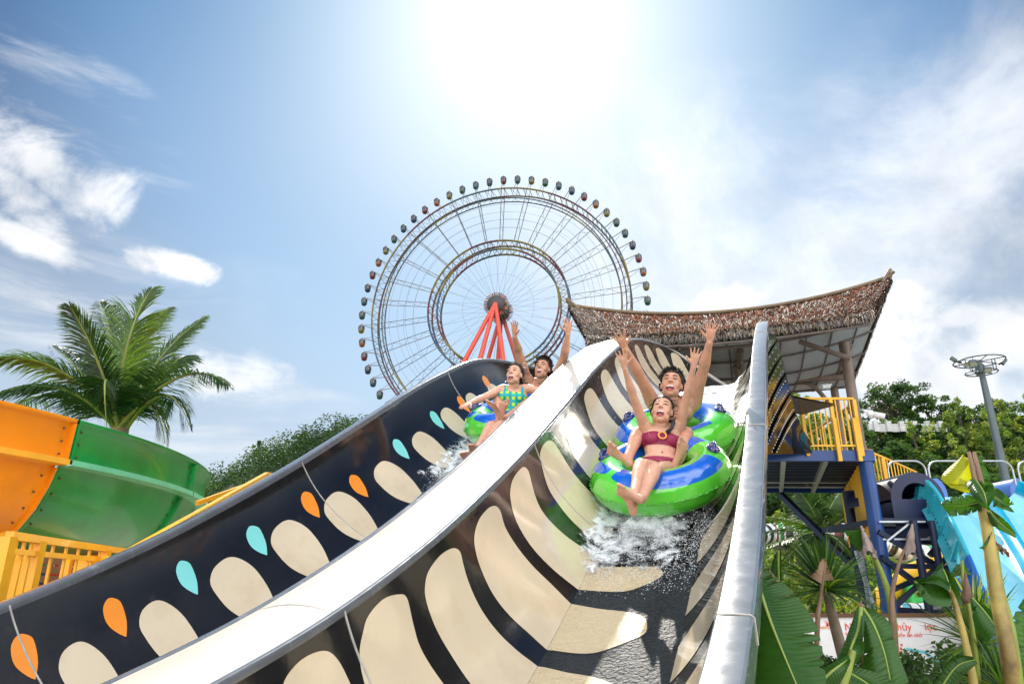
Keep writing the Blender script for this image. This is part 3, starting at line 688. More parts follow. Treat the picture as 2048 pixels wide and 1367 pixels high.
pts = [(hubc + wn * (5.2 if off > 0 else -5.2)).lerp(V(hubc.x, hubc.y, gz) + wh * sx + wn * off * 1.7, z0) for off, sx in ((10.5, -31), (10.5, -14), (-10.5, -24), (-10.5, -8))]
m.tube([pts[0], pts[1]], .5, 8); m.tube([pts[2], pts[3]], .5, 8); m.tube([pts[0], pts[2]], .5, 8); m.build('leg_tie', wred, wheel)
gcol = [mat('cabin_' + n_, c, .35, coat=.5) for n_, c in (('dark_teal', (.015, .06, .085)), ('navy', (.015, .03, .07)), ('red', (.13, .018, .02)), ('orange', (.22, .065, .015)), ('olive', (.14, .12, .025)), ('green', (.015, .07, .045)))]
glass = mat('cabin_glass', (.02, .03, .035), .08, coat=1); pale = mat('cabin_panel_pale', (.5, .55, .56), .4)
gm = MB(); gm.lathe([(.01, -1.5), (.75, -1.45), (1.15, -1.0), (1.3, -.35), (1.32, -.2)], (0, 0, 0), 14, 0); gm.lathe([(1.22, .85), (1.0, 1.15), (.55, 1.4), (.15, 1.45), (.12, 1.9), (.01, 1.9)], (0, 0, 0), 14, 1)
for k in range(7): a = 2 * pi * k / 7; gm.bar((1.3 * cos(a), 1.3 * sin(a), -.3), (1.22 * cos(a), 1.22 * sin(a), .9), .16, .16, 1)
wm = MB(); wm.lathe([(1.26, -.2), (1.2, .85)], (0, 0, 0), 14, 0); wm.box((0, 0, -.75), (2.5, .5, .35), 1)
base = [None] * 6; gb = []; wb = wm.build('cabin_window', [glass, pale])
for i in range(6):
    o = gm.build('cabin', [gcol[i], wc[3]]); gb.append(o)
seq = [0, 0, 5, 4, 3, 2, 1, 0, 5, 4, 3, 2]
for k in range(60):
    a = WA0 + 2 * pi * k / 60; i = [2, 2, 3, 3, 4, 4, 5, 5, 0, 0, 1, 1][(k * 2 + 3) % 12]
    if k == 0: i = 0
    c = gb[i].copy(); S.collection.objects.link(c); c.parent = wheel; c.matrix_parent_inverse = wheel.matrix_world.inverted(); p = wp(RG, a, 0); c.location = p; c.scale = (.95, .95, 1.22)
    g_ = wb.copy(); S.collection.objects.link(g_); g_.parent = c; g_.rotation_euler = (0, 0, 0.3)
for o in gb + [wb]: bpy.data.objects.remove(o)
for k in range(60):
    a = WA0 + 2 * pi * k / 60; m = MB()
    m.tube([wp(RO, a, 2.6), wp(RG, a, .0) + V(0, 0, 1.9)], .09, 4, caps=False); m.tube([wp(RO, a, -2.6), wp(RG, a, 0) + V(0, 0, 1.9)], .09, 4, caps=False); m.tube([wp(RO, a - .02, 0), wp(RG, a, 0) + V(0, 0, 1.7)], .09, 4, caps=False)
    m.build('cabin_arm', wgrey, wheel)
# ================================================================ GROUND, HILLS, TREES
def gz(x, y):
    """terrain height above z=0"""
    r = ss(y - .12 * x, 30, 62) * 18.0 * ss(x, 4, 16)                     # hill on the right
    r += ss(y, 62, 120) * 6 * ss(x, 0, 30)
    l = 47.5 * math.exp(-((x + 44) / 64.0) ** 2) * math.exp(-((y - 215) / 60.0) ** 2) * ss(y, 110, 190)
    n_ = noise.noise(V(x * .05, y * .05, 0)) * 2.6 + noise.noise(V(x * .16, y * .16, 3)) * .9
    k = min(1, (r + l) / 5.0)
    return r + l + n_ * k
m = MB(); xs = []; 
def spread(a, b, n, p): return [a + (b - a) * (i / n) for i in range(n + 1)]
gx = [-2500, -1200, -700, -450] + spread(-320, 320, 160, 1) + [450, 700, 1200, 2500]; gy = [-2500, -1000, -400, -150] + spread(-60, 420, 150, 1) + [500, 700, 1200, 2500]
rows = [[V(x, y, gz(x, y)) for x in gx] for y in gy]
m.grid(rows, 0, flip=False)
gm_ = mat('ground_soil_grass', (.10, .085, .055), .95, var=.35, vscale=.6, bump=.5, bscale=3, dirt_sheen=(.05, .09, .025), dscale=.25, dirt_sheen_lo=.4, dirt_sheen_hi=.6)
g = m.build('ground', gm_); tag(g, 'brown and green ground rising into wooded hills', 'ground', None, 'structure')
pv = mat('pale_bounce_paving', (.42, .38, .33), .85, var=.15, vscale=1.2, bump=.3, bscale=14, dirt_sheen=(.3, .26, .2), dscale=.8)  # unseen paving, kept pale to bounce light upwards
m = MB(); m.grid([[V(-16, -14, .02), V(16, -14, .02)], [V(-16, 5, .02), V(16, 5, .02)], [V(-16, 26, .02), V(16, 26, .02)]], 0, flip=False)
tag(m.build('path', pv), 'unseen pale paving below the slides added for bounce light', 'path', None, 'structure')
leafc = {}
def leafm(name, c, tr=.45, rough=.55): 
    if name not in leafc: leafc[name] = mat('leaf_' + name, c, rough, var=.3, vscale=1.5, trans=tr, spec=.4)
    return leafc[name]
lm = [leafm('deep', (.025, .062, .016)), leafm('mid', (.05, .115, .022)), leafm('light', (.13, .22, .04)), leafm('yellow', (.25, .31, .055)), leafm('far', (.022, .055, .022))]
bark = mat('bark', (.11, .085, .06), .9, var=.3, vscale=6, bump=.6, bscale=20)
def leaves(m, rnd, c, r, n, size, mats, sq=.8, flat=.2, hollow=.35):
    for i in range(n):
        while True:
            p = V(rnd.uniform(-1, 1), rnd.uniform(-1, 1), rnd.uniform(-1, 1)); l_ = p.length
            if hollow < l_ < 1: break
        q = V(p.x * r, p.y * r, p.z * r * sq) + Vector(c)
        a = V(rnd.gauss(0, 1), rnd.gauss(0, 1), rnd.gauss(0, .6)).normalized(); b = a.cross(V(rnd.gauss(0, 1), rnd.gauss(0, 1), rnd.gauss(0, 1))).normalized()
        s_ = size * rnd.uniform(.6, 1.3)
        m.add([q - a * s_, q + b * s_ * .42, q + a * s_, q - b * s_ * .42], [(0, 1, 2, 3)], rnd.choice(mats), False)
def make_tree(name, label, cat, seed, H, R, ncl, nl, size, pal, trunk=True, sq=.75, group=None, low=.35, gap=1.0):
    rnd = random.Random(seed); t = thing(name, label, cat, (0, 0, 0), group)
    cm = MB(); cls = []
    for i in range(ncl):
        a = rnd.uniform(0, 2 * pi); k = rnd.random() ** .5; z = H * (low + (1 - low) * rnd.random())
        prof = sqrt(max(0.02, 1 - ((z / H - (low + 1) / 2) / ((1 - low) / 2 + .08)) ** 2)); rr = R * k * prof
        c = V(cos(a) * rr, sin(a) * rr, z); r = R * rnd.uniform(.16, .34) * gap; cls.append(c)
        mats = [rnd.choice(pal) for _ in range(3)]
        leaves(cm, rnd, c, r, int(nl * (.6 + .8 * rnd.random())), size, mats, sq)
    cm.build('crown', lm, t)
    if trunk:
        tm = MB(); tm.tube([V(0, 0, -.4), V(.05 * R, 0, H * .3), V(-.03 * R, .04 * R, H * .6)], [R * .06, R * .045, R * .025], 9)
        for c in cls[::max(1, ncl // 9)]: tm.tube([V(0, 0, H * rnd.uniform(.2, .45)), c * .55 + V(0, 0, H * .2), c], [R * .024, R * .016, R * .008], 6)
        tm.build('trunk', bark, t)
    return t
def tcopies(proto, places, labels=None):
    tree = {proto: [(c, kids(c)) for c in kids(proto)]}
    for i, (loc, rz, sc) in enumerate(places):
        if i == 0: proto.location = loc; proto.rotation_euler = (0, 0, rz); proto.scale = (sc, sc, sc)
        else: dup(proto, loc, rz, sc, labels[i] if labels else None, tree)
rnd = random.Random(21)
def hillat(u, v, ymin=20, ymax=420):
    """where the line of sight first meets the terrain"""
    a = (u - 1024) / F; b = (683 - v) / F; d = V(a, cos(TH) - b * sin(TH), sin(TH) + b * cos(TH)); k = ymin
    while k < ymax:
        p = d * k
        if gz(p.x, p.y) > p.z + CAMZ: return V(p.x, p.y, gz(p.x, p.y))
        k += .4
    return None
# rows of bushes on the right hill: four kinds, one group each
kinds = [('hill_bush', 'rounded light green bush on the hillside right of the pavilion', 'bush', 1, 2.6, 1.7, 20, 90, .13, [1, 2, 2, 3], False, .8, 'light green bushes on the right hillside', .1),
         ('hill_bush', 'dark green bush on the hillside right of the pavilion', 'bush', 2, 2.6, 1.9, 22, 90, .14, [0, 0, 1], False, .8, 'dark green bushes on the right hillside', .1),
         ('hill_sapling', 'slim pale green young tree on the right hillside', 'tree', 3, 4.2, 1.0, 20, 70, .12, [2, 3, 2], True, 1.2, 'pale young trees on the right hillside', .15)]
prot = [make_tree(*k) for k in kinds]; pl = [[], [], []]
tries = 0
while sum(map(len, pl)) < 235 and tries < 5000:
    tries += 1
    x = rnd.uniform(9, 66); y = rnd.uniform(30, 66 + .12 * x)
    if x < .36 * y: continue
    z = gz(x, y); d = y * cos(TH) + (z - CAMZ) * sin(TH); u = 1024 + F * x / d
    if u > 2130: continue
    nn = noise.noise(V(x * .11, y * .11, 9)); k = 1 if nn < -.02 else 0
    if rnd.random() < .16: k = 2
    pl[k].append((V(x, y, z - .25), rnd.uniform(0, 6.3), rnd.uniform(.75, 1.45)))
for p_, l_ in zip(prot, pl): tcopies(p_, l_)
um = MB(); 
for i in range(40000):
    y = rnd.uniform(28, 76); x = rnd.uniform(.34 * y, .9 * y); z = gz(x, y)
    q = V(x, y, z + rnd.random() ** 2 * 1.1); a = V(rnd.gauss(0, 1), rnd.gauss(0, 1), rnd.gauss(0, .7)).normalized(); b = a.cross(V(rnd.gauss(0, 1), rnd.gauss(0, 1), rnd.gauss(0, 1))).normalized(); s_ = rnd.uniform(.13, .28)
    nn = noise.noise(V(x * .11, y * .11, 9))
    um.add([q - a * s_, q + b * s_ * .45, q + a * s_, q - b * s_ * .45], [(0, 1, 2, 3)], rnd.choice([0, 1, 1, 2] if nn < 0 else [2, 2, 3, 3]), False)
tag(um.build('hillside_undergrowth', lm), 'tangled green undergrowth covering the right hillside', 'undergrowth', None, 'stuff')
# ridge trees on the right
rt = [('ridge_tree', 'tall dark airy tree on the ridge next to the pavilion corner post', 1790, 858, 66, 4.6, 3.6, 44, 90, .17, [0, 0, 1], 31, .30),
      ('ridge_tree', 'round green tree on the ridge between the pavilion and the light mast', 1866, 860, 66, 3.6, 2.7, 40, 90, .17, [0, 1, 1], 32, .15),
      ('ridge_tree', 'flat spreading dark tree on the ridge behind the light mast', 1968, 876, 66, 3.2, 3.8, 44, 90, .17, [0, 0, 1], 33, .35),
      ('ridge_tree', 'low dark tree on the ridge at the right edge of the view', 2062, 886, 66, 2.4, 3.4, 30, 80, .17, [0, 1], 34, .2)]
for nm, lab, u, v, d, H, R, ncl, nl, sz, pal, seed, low in rt:
    t = make_tree(nm, lab, 'tree', seed, H, R, ncl, nl, sz, pal, True, .7, None, low, .75); p = at(u, v, d); t.location = V(p.x, p.y, p.z - .4)
wm_ = MB(); a, b = at(1735, 846, 60), at(1890, 846, 60)
wm_.bar(a - V(0, 0, .4), b - V(0, 0, .4), .3, .7)
for i in range(6): p = a.lerp(b, (i + .5) / 6); wm_.box(p - V(0, .2, .3), (.4, .3, .9))
tag(wm_.build('ridge_wall', mat('pale_concrete', (.5, .5, .48), .8, var=.2)), 'low pale concrete wall along the ridge under the trees', 'wall')
# left hill
fm = MB(); rnd = random.Random(5)
for i in range(1500):
    y = rnd.uniform(125, 232); x = rnd.uniform(-.50 * y, -.05 * y); z = gz(x, y)
    if z < 4: continue
    d = y * cos(TH) + (z - CAMZ) * sin(TH); u = 1024 + F * x / d
    if u < 330 or u > 830: continue
    r = rnd.choice((1.6, 2.4, 3.4, 5.0)) * rnd.uniform(.8, 1.2); tn_ = rnd.random(); tone = [0, 4, 4] if tn_ < .55 else [0, 0, 1] if tn_ < .85 else [1, 1, 0]
    leaves(fm, rnd, V(x, y, z + r * .5), r, int(22 + r * r * 7), .38, tone, 1.0, hollow=.6)
tag(fm.build('forest', lm), 'dense dark green forest covering the hill on the left', 'forest', None, 'stuff')
for lab, u, v, d, H, R, seed, low in (('broad tree standing above the left forest skyline against the clouds', 668, 915, 205, 11.0, 6.2, 41, .15), ('thin dead looking tree on the far left forest skyline', 513, 925, 215, 6.5, 1.7, 42, .1), ('small rounded tree on the left skyline next to the broad tree', 605, 905, 215, 6.0, 3.6, 43, .1)):
    t = make_tree('skyline_tree', lab, 'tree', seed, H, R, 26, 60, .42, [0, 4, 1], True, .8, None, low, 1.0); t.location = at(u, v, d)
# ---- coconut palms
palmL = mat('palm_leaflet', (.025, .065, .018), .42, var=.35, vscale=2, trans=.4, spec=.5); palmR = mat('palm_rachis', (.20, .24, .06), .5, var=.2); trunkm = mat('palm_trunk', (.22, .17, .12), .9, var=.3, vscale=5, bump=.8, bscale=18)
palmP = mat('palm_leaflet_light', (.06, .12, .025), .42, var=.35, vscale=2, trans=.45, spec=.5)
def frond(par, B, Mi, T, rnd, ll, w=.022, n=62, droop=.45, mt=None, plane=None, name='frond'):
    """rachis through B, Mi, T with two rows of hanging leaflets"""
    m = MB(); P = [B * (1 - t) ** 2 + (Mi * 2 - (B + T) * .5) * 2 * t * (1 - t) + T * t * t for t in [i / 30 for i in range(31)]]
    m.tube(P, [.034 * (1 - i / 30) + .004 for i in range(31)], 6, 1)
    for i in range(n):
        t = .10 + .90 * i / n; k = t * 30; j = min(int(k), 29); p = P[j].lerp(P[j + 1], k - j); tg = (P[j + 1] - P[j]).normalized()
        side = tg.cross(V(0, 0, 1)); side = side.normalized() if side.length > .15 else (plane or V(1, 0, 0))
        if plane is not None: side = (side * .5 + plane * (1 if side.dot(plane) > 0 else -1)).normalized()
        L_ = ll * (sin(pi * min(1, .18 + t * .80)) ** .6) * rnd.uniform(.85, 1.1)
        for s_ in (-1, 1):
            if rnd.random() < .04: continue
            d = (side * s_ * (1 - .35 * t) + tg * (.5 + .8 * t) + V(rnd.gauss(0, .05), rnd.gauss(0, .05), .12 + rnd.gauss(0, .06))).normalized(); q = p; up = d.cross(tg).normalized(); pts = [q]
            dd = d.copy()
            for z in range(3): dd = (dd + V(0, 0, -droop * (.25 + .35 * z) * rnd.uniform(.6, 1.4))).normalized(); q = q + dd * L_ / 3; pts.append(q)
            wv = (tg * .8 + up * .3).normalized() * w
            vs = [pts[0] - wv * .5, pts[0] + wv * .5, pts[1] - wv, pts[1] + wv, pts[2] - wv * .75, pts[2] + wv * .75, pts[3]]
            m.add(vs, [(0, 1, 3, 2), (2, 3, 5, 4), (4, 5, 6)], 0, False)
    return m.build(name, [mt or palmL, palmR], par)
rnd = random.Random(12)
cp = thing('coconut_palm', 'coconut palm with long arching fronds behind the orange and green bowl slide', 'palm tree', at(240, 870, 11.0) - V(0, 0, 6))
base_p = at(240, 862, 11.0)
tm = MB(); g0 = V(base_p.x + .3, base_p.y + .5, -.1); pts = [g0.lerp(base_p, i / 12) for i in range(13)]; tm.tube(pts, [.17 - .005 * i for i in range(13)], 14); tm.ball(base_p, (.13, .13, .3), 7); tm.build('trunk', trunkm, cp)
FR = [((255, 690, 10.9), (303, 578, 11.3), .62), ((225, 700, 11.6), (200, 604, 12.2), .55), ((195, 720, 10.8), (140, 612, 10.6), .55), ((310, 730, 11.4), (408, 634, 12.0), .55),
      ((355, 755, 10.6), (457, 768, 10.2), .60), ((330, 745, 11.3), (372, 712, 11.9), .5), ((130, 745, 10.6), (-6, 716, 10.4), .60), ((120, 775, 10.2), (-30, 800, 9.6), .6),
      ((325, 790, 10.6), (378, 850, 10.4), .55), ((295, 810, 10.8), (330, 886, 10.7), .5), ((212, 760, 10.3), (215, 872, 10.0), .5), ((170, 790, 11.6), (120, 850, 12), .55), ((270, 700, 12.2), (338, 616, 13), .55), ((175, 760, 11.8), (105, 690, 12.6), .5), ((245, 740, 12), (262, 640, 12.6), .5), ((100, 790, 11.8), (-10, 850, 12), .6)]
for i, (mi, ti, ll) in enumerate(FR):
    frond(cp, base_p + V(rnd.gauss(0, .05), rnd.gauss(0, .05), 0), at(*mi), at(*ti), rnd, ll * 1.12, .012, 118, .42 if ti[1] < 700 else .6, palmL if i % 3 else palmP, V(1, -.2, 0))
cp2 = thing('coconut_palm', 'coconut palm below the raised deck with a striped tube slide behind it', 'palm tree', at(1640, 1068, 19) - V(0, 0, 5)); b2 = at(1640, 1068, 19)
tm = MB(); tm.tube([V(b2.x, b2.y, -.1), b2], [.2, .14], 12); tm.build('trunk', trunkm, cp2)
for i, (mi, ti, ll) in enumerate([((1628, 1025, 19), (1600, 985, 19), .75), ((1655, 1025, 19), (1678, 985, 19.5), .75), ((1640, 1020, 19.5), (1640, 975, 19.5), .8), ((1600, 1045, 18.6), (1520, 1030, 18), .75), ((1600, 1070, 18.5), (1515, 1098, 17.8), .7), ((1680, 1040, 18.8), (1712, 1020, 18.6), .7), ((1670, 1075, 18.6), (1705, 1110, 18.4), .7), ((1605, 1085, 18.6), (1560, 1130, 18.4), .7), ((1620, 1040, 20), (1570, 1000, 20.6), .75), ((1645, 1090, 18.5), (1650, 1140, 18.4), .65), ((1590, 1060, 19.4), (1540, 1060, 19.5), .7)]):
    frond(cp2, b2, at(*mi), at(*ti), rnd, ll * .8, .026, 46, .45, palmP if i % 2 else palmL, V(1, -.2, 0))
# background foliage on the flat ground, right side: shrubs behind the slides
sh = make_tree('shrub', 'leafy green shrub growing below the deck', 'shrub', 61, 2.6, 1.5, 22, 110, .085, [1, 2, 2, 3], False, .8, 'leafy shrubs below the deck', .05)
tcopies(sh, [(V(*p), rnd.uniform(0, 6), s_) for p, s_ in [((at(1540, 1150, 17).x, 16.5, 2.4), 1.4), ((8.2, 24, 2.6), 1.5), ((10.2, 24, 2.2), 1.5), ((12.4, 25, 2.4), 1.5), ((14.5, 25, 2.4), 1.5), ((16.5, 25, 2.2), 1.6), ((9.0, 26.5, 3.4), 1.5), ((11.5, 27, 3.2), 1.6), ((7.0, 22, 2.5), 1.3), ((14, 28, 3.2), 1.6)]])
hd = make_tree('hedge_shrub', 'dark leafy shrub in front of the white billboard', 'shrub', 62, 1.3, .9, 22, 120, .05, [0, 0, 1, 1], False, .8, 'dark shrubs in front of the billboard', .05)
tcopies(hd, [(at(u, 1400, d) - V(0, 0, .40), rnd.uniform(0, 6), s_ * .9) for u, d, s_ in [(1790, 8.5, .75), (1850, 8.8, .8), (1905, 9, .75), (1730, 8.2, .7), (1660, 7.8, .75), (1960, 8.6, .7), (1820, 7.6, .6), (1690, 7, .6), (2010, 8, .8), (1600, 7, .7), (1560, 6.5, .75), (1640, 5.6, .7), (1740, 5.4, .6), (1880, 5.8, .7), (1700, 4.6, .5), (1560, 4.6, .6), (1930, 7, .7)]])
# ================================================================ LEFT: BOWL SLIDE, STAIRS
bor = mat('bowl_orange', (.90, .29, .002), .40, coat=.12, var=.08, vscale=1.2, dirt_sheen=(.62, .19, .01), dscale=1.0, dirt_sheen_lo=.5, dirt_sheen_hi=.8)
bgr = mat('bowl_green', (.004, .26, .05), .32, coat=.25, var=.25, vscale=1.3, dirt_sheen=(.02, .33, .04), dscale=1.6, dirt_sheen_lo=.52, dirt_sheen_hi=.72)  # lighter yellow-green mottling imitates reflected streaks
bfl = mat('bowl_flange_green', (.16, .55, .30), .35, var=.1); bfo = mat('bowl_flange_orange', (.9, .42, .03), .35, var=.1)
bwl = thing('bowl_slide', 'large round bowl slide with orange and green panels and a flanged middle', 'bowl slide', (-12, 9.4, 0))
BC, BR = V(-12, 9.4, CAMZ), 7.3
ZT, ZF, ZB = 1.73, 1.25, .40
def bp(a, r, z): return V(BC.x + r * cos(a), BC.y + r * sin(a), CAMZ + z)
def ang(y): return math.asin((y - BC.y) / BR)
A_or = radians(-13.5)                                  # where orange meets green
edges = [radians(-100), radians(-57), A_or, radians(9), radians(33), radians(70), radians(120)]
for i in range(len(edges) - 1):
    a0, a1 = edges[i], edges[i + 1]; mt = bor if a1 <= A_or + 1e-3 else bgr; mf = bfo if mt is bor else bfl
    n = 30; g_ = .004
    A = [a0 + g_ + (a1 - a0 - 2 * g_ * .5) * k / n for k in range(n + 1)]
    m = MB(); m.grid([[bp(a, BR + .05, ZT), bp(a, BR + .05, ZT - .04), bp(a, BR, ZT - .045), bp(a, BR - .02, ZF + .03)] for a in A], 0)
    m.grid([[bp(a, BR + .05, ZT), bp(a, BR - .04, ZT), bp(a, BR - .05, ZF)] for a in A], 0, flip=True)
    m.grid([[bp(a, BR - .10, ZF - .01), bp(a, BR - .14, ZF - .05), bp(a, BR - .20, ZF - .25), bp(a, BR - .32, ZF - .5), bp(a, BR - .50, ZB + .12), bp(a, BR - .72, ZB), bp(a, BR - 2.6, ZB - .18), bp(a, BR - 5, ZB - .35)] for a in A], 0)
    m.build('wall_panel', mt, bwl)
    m = MB(); m.grid([[bp(a, BR - .02, ZF + .034), bp(a, BR + .06, ZF + .034), bp(a, BR + .06, ZF - .028), bp(a, BR - .15, ZF - .032)] for a in A], 0, smooth=False); m.build('flange', mf, bwl)
    # bolted end ribs
    for a in (a0 + .005, a1 - .002):
        if a < radians(-60) or a > radians(60): continue
        m = MB()
        pr_ = [(BR, ZT - .05), (BR - .02, ZF + .035)]; pr2 = [(BR - .14, ZF - .05), (BR - .2, ZF - .25), (BR - .32, ZF - .5), (BR - .5, ZB + .12)]
        for q in (pr_, pr2):
            m.grid([[bp(a - .0016, r, z), bp(a - .0016, r + .055, z), bp(a + .0016, r + .055, z), bp(a + .0016, r, z)] for r, z in q], 0, smooth=False)
        for z, r in ((ZT - .12, BR), (ZT - .26, BR), (ZT - .40, BR), (ZF - .15, BR - .17), (ZF - .32, BR - .23), (ZF - .49, BR - .32), (ZF - .64, BR - .42)):
            off = -.014 if a > (a0 + a1) / 2 else .012
            m.ball(bp(a + off, r + .012, z), .014, 4, 1)
        m.build('bolted_rib', [mt, mat('rusty_bolt', (.12, .07, .04), .6)], bwl)
for a in (-60, -25, 12, 45, 80):
    m = MB(); p = bp(radians(a), BR - 2.2, 0); m.tube([V(p.x, p.y, -.1), V(p.x, p.y, CAMZ + ZB - .1)], .16, 12); m.build('support_column', blue, bwl)
# yellow landing railing, bottom left
ylw = mat('yellow_steel', (.82, .38, .008), .4, coat=.2, var=.12, vscale=3, dirt_sheen=(.5, .22, .01), dscale=5, dirt_sheen_lo=.6, dirt_sheen_hi=.85)
t = thing('landing_railing', 'yellow railing with double top rail on the landing below the bowl slide', 'railing', at(80, 1200, 5.4))
RZ = at(18, 1070, 5.0).z
def atz(u, v, z):
    r = at(u, v, 1.0) - V(0, 0, CAMZ); k = (z - CAMZ) / r.z; return r * k + V(0, 0, CAMZ)
pA, pB, pC, pD = atz(-60, 1098, RZ), atz(19, 1069, RZ), atz(80, 1078, RZ), atz(270, 1104, RZ)
pE = pD + (pD - pC) * .6
def rail(a, b, nb, mids=True):
    m = MB(); m.bar(a, b, .05, .055); m.build('top_rail', ylw, t)
    dn = V(0, 0, -.105); m = MB(); m.bar(a + dn, b + dn, .035, .04); m.build('mid_rail', ylw, t)
    dn = V(0, 0, -.93); m = MB(); m.bar(a + dn, b + dn, .035, .04); m.build('bottom_rail', ylw, t)
    for k in range(1, nb):
        p = a.lerp(b, k / nb); m = MB(); m.bar(p - V(0, 0, .02), p - V(0, 0, .93), .02, .02, 0, (0, 1, 0)); m.build('baluster', ylw, t)
rail(pA, pB, 3); rail(pB, pC, 4); rail(pC, pD, 9); rail(pD, pE, 5)
for p in (pB, pC, pC.lerp(pD, .62), pD):
    m = MB(); m.bar(p + V(0, 0, -.01), p - V(0, 0, 1.2), .075, .075, 0, (0, 1, 0)); m.build('rail_post', ylw, t)
# landing, back panels under the bowl
t = thing('landing', 'yellow steel landing behind the railing under the bowl slide', 'platform', pC - V(0, 0, 1.2))
m = MB(); n_ = V(-.95, .3, 0)
pl_ = [pA, pD + (pD - pC) * .6]; m.grid([[pl_[0] - V(0, 0, 1.0), pl_[1] - V(0, 0, 1.0)], [pl_[0] - V(0, 0, 1.0) + n_ * 1.4 + V(0, 1.2, 0), pl_[1] - V(0, 0, 1.0) + n_ * 1.4 + V(0, 1.2, 0)]], 0); m.build('floor', ylw, t)
for (u, v0, v1, w_) in ((50, 1105, 1190, .16), (140, 1112, 1150, .05), (178, 1110, 1145, .14), (215, 1110, 1140, .06)):
    a = at(u, v0, 6.6); b = V(a.x, a.y, at(u, v1 + 40, 6.6).z); m = MB(); m.bar(a, b, w_, w_, 0, (0, 1, 0)); m.build('stair_post', ylw, t)
a, b = at(-30, 1112, 6.9), at(235, 1128, 7.6); m = MB()
dkbr = mat('dark_plank_brown', (.12, .055, .02), .7, var=.2)  # dark brown of the stair planks and the billboard frame
for k in range(4): m.bar(a - V(0, 0, .09 * k), b - V(0, 0, .09 * k), .03, .07)
m.build('stair_riser', dkbr, t)
t = thing('stair_handrail', 'long yellow handrail of a staircase climbing behind the black slide', 'railing', at(262, 1100, 6.6))
P0, P1, P2 = at(255, 1106, 6.6), at(534, 948, 10.4), at(556, 953, 11.2)
for a, b in ((P0, P1), (P1, P2)):
    m = MB(); m.bar(a, b, .06, .07); m.build('top_rail', ylw, t); m = MB(); m.bar(a - V(0, 0, .14), b - V(0, 0, .14), .04, .045); m.build('mid_rail', ylw, t)
    m = MB(); m.bar(a - V(0, 0, .95), b - V(0, 0, .95), .05, .16); m.build('stringer', ylw, t)
for k in range(1, 27):
    p = P0.lerp(P1, k / 27); m = MB(); m.bar(p, p - V(0, 0, .95), .022 if k % 6 else .06, None, 0, (0, 1, 0)); m.build('baluster' if k % 6 else 'rail_post', ylw, t)
for k in (0, .5, 1):
    p = P1.lerp(P2, k); m = MB(); m.bar(p, p - V(0, 0, .95), .04, None, 0, (0, 1, 0)); m.build('rail_post', ylw, t)
a2, b2_ = P0 + V(-.9, .7, .10), P1 + V(-.5, .7, -.05)
t = thing('stair_handrail', 'far yellow handrail of the staircase beside the green bowl', 'railing', a2)
m = MB(); m.bar(a2.lerp(b2_, .6), b2_, .05, .06); m.build('top_rail', ylw, t); m = MB(); m.bar(a2.lerp(b2_, .6) - V(0, 0, .5), b2_ - V(0, 0, .5), .03, .4); m.build('side_panel', ylw, t)
# lettering helper
def text(s_, size, mt, par, M, name='lettering', ext=.002):
    c = bpy.data.curves.new('t', 'FONT'); c.body = s_; c.size = size; c.extrude = ext; o = bpy.data.objects.new('t', c); S.collection.objects.link(o)
    bpy.context.view_layer.update(); me = bpy.data.meshes.new_from_object(o.evaluated_get(bpy.context.evaluated_depsgraph_get())); bpy.data.objects.remove(o)
    me.transform(M); me.materials.clear(); me.materials.append(mt); o = bpy.data.objects.new(name, me); S.collection.objects.link(o); o.parent = par; o.matrix_parent_inverse = par.matrix_world.inverted(); return o
def face(o, ex): # board frame: origin, x direction (horizontal), facing -y side
    ex = Vector(ex).normalized(); ez = V(0, 0, 1); ey = ez.cross(ex); M = Matrix((ex, ez, ex.cross(ez))).transposed().to_4x4(); M.translation = o; return M
signr = mat('sign_red', (.75, .06, .03), .5, var=.05); signw = mat('sign_white', (.80, .78, .76), .5, var=.04); signy = mat('sign_yellow', (.9, .6, .03), .5); signt = mat('sign_teal', (.15, .55, .6), .5); signo = mat('lettering_orange_red', (.85, .09, .035), .5)
o0 = at(96, 1172, 9.5); t = thing('banner', 'red banner with white and yellow lettering seen through the yellow railing', 'banner', o0)
m = MB(); m.box(o0 + V(.30, .02, .12), (.75, .02, .75)); m.build('banner_sheet', signr, t)
Mf = face(o0 + V(.0, -.004, .17), (1, 0, 0)); text('ưng vui', .22, signw, t, Mf); text('ūn N', .24, signy, t, face(o0 + V(-.02, -.004, -.05), (1, 0, 0)))
o1 = at(8, 1165, 9.5); t = thing('poster', 'white poster with teal marks behind the left end of the yellow railing', 'poster', o1)
m = MB(); m.box(o1 + V(.05, .02, .12), (.34, .02, .50)); m.build('sheet', signw, t)
m = MB(); m.box(o1 + V(.08, .0, .06), (.2, .012, .05)); m.box(o1 + V(.02, .0, -.05), (.12, .012, .12)); m.build('teal_mark', signt, t)
rnd = random.Random(44)
for i, (u, v, d) in enumerate([(120, 1330, 17), (-60, 1300, 16), (300, 1300, 18)]):
    t = make_tree('garden_tree', ['dark leafy tree low behind the landing', 'dark leafy tree at far left below the bowl', 'dark leafy tree low behind the staircase'][i], 'tree', 70 + i, 4.2, 2.4, 24, 100, .16, [0, 0, 1], True, .8, None, .2); t.location = V(at(u, v, d).x, at(u, v, d).y, 0)
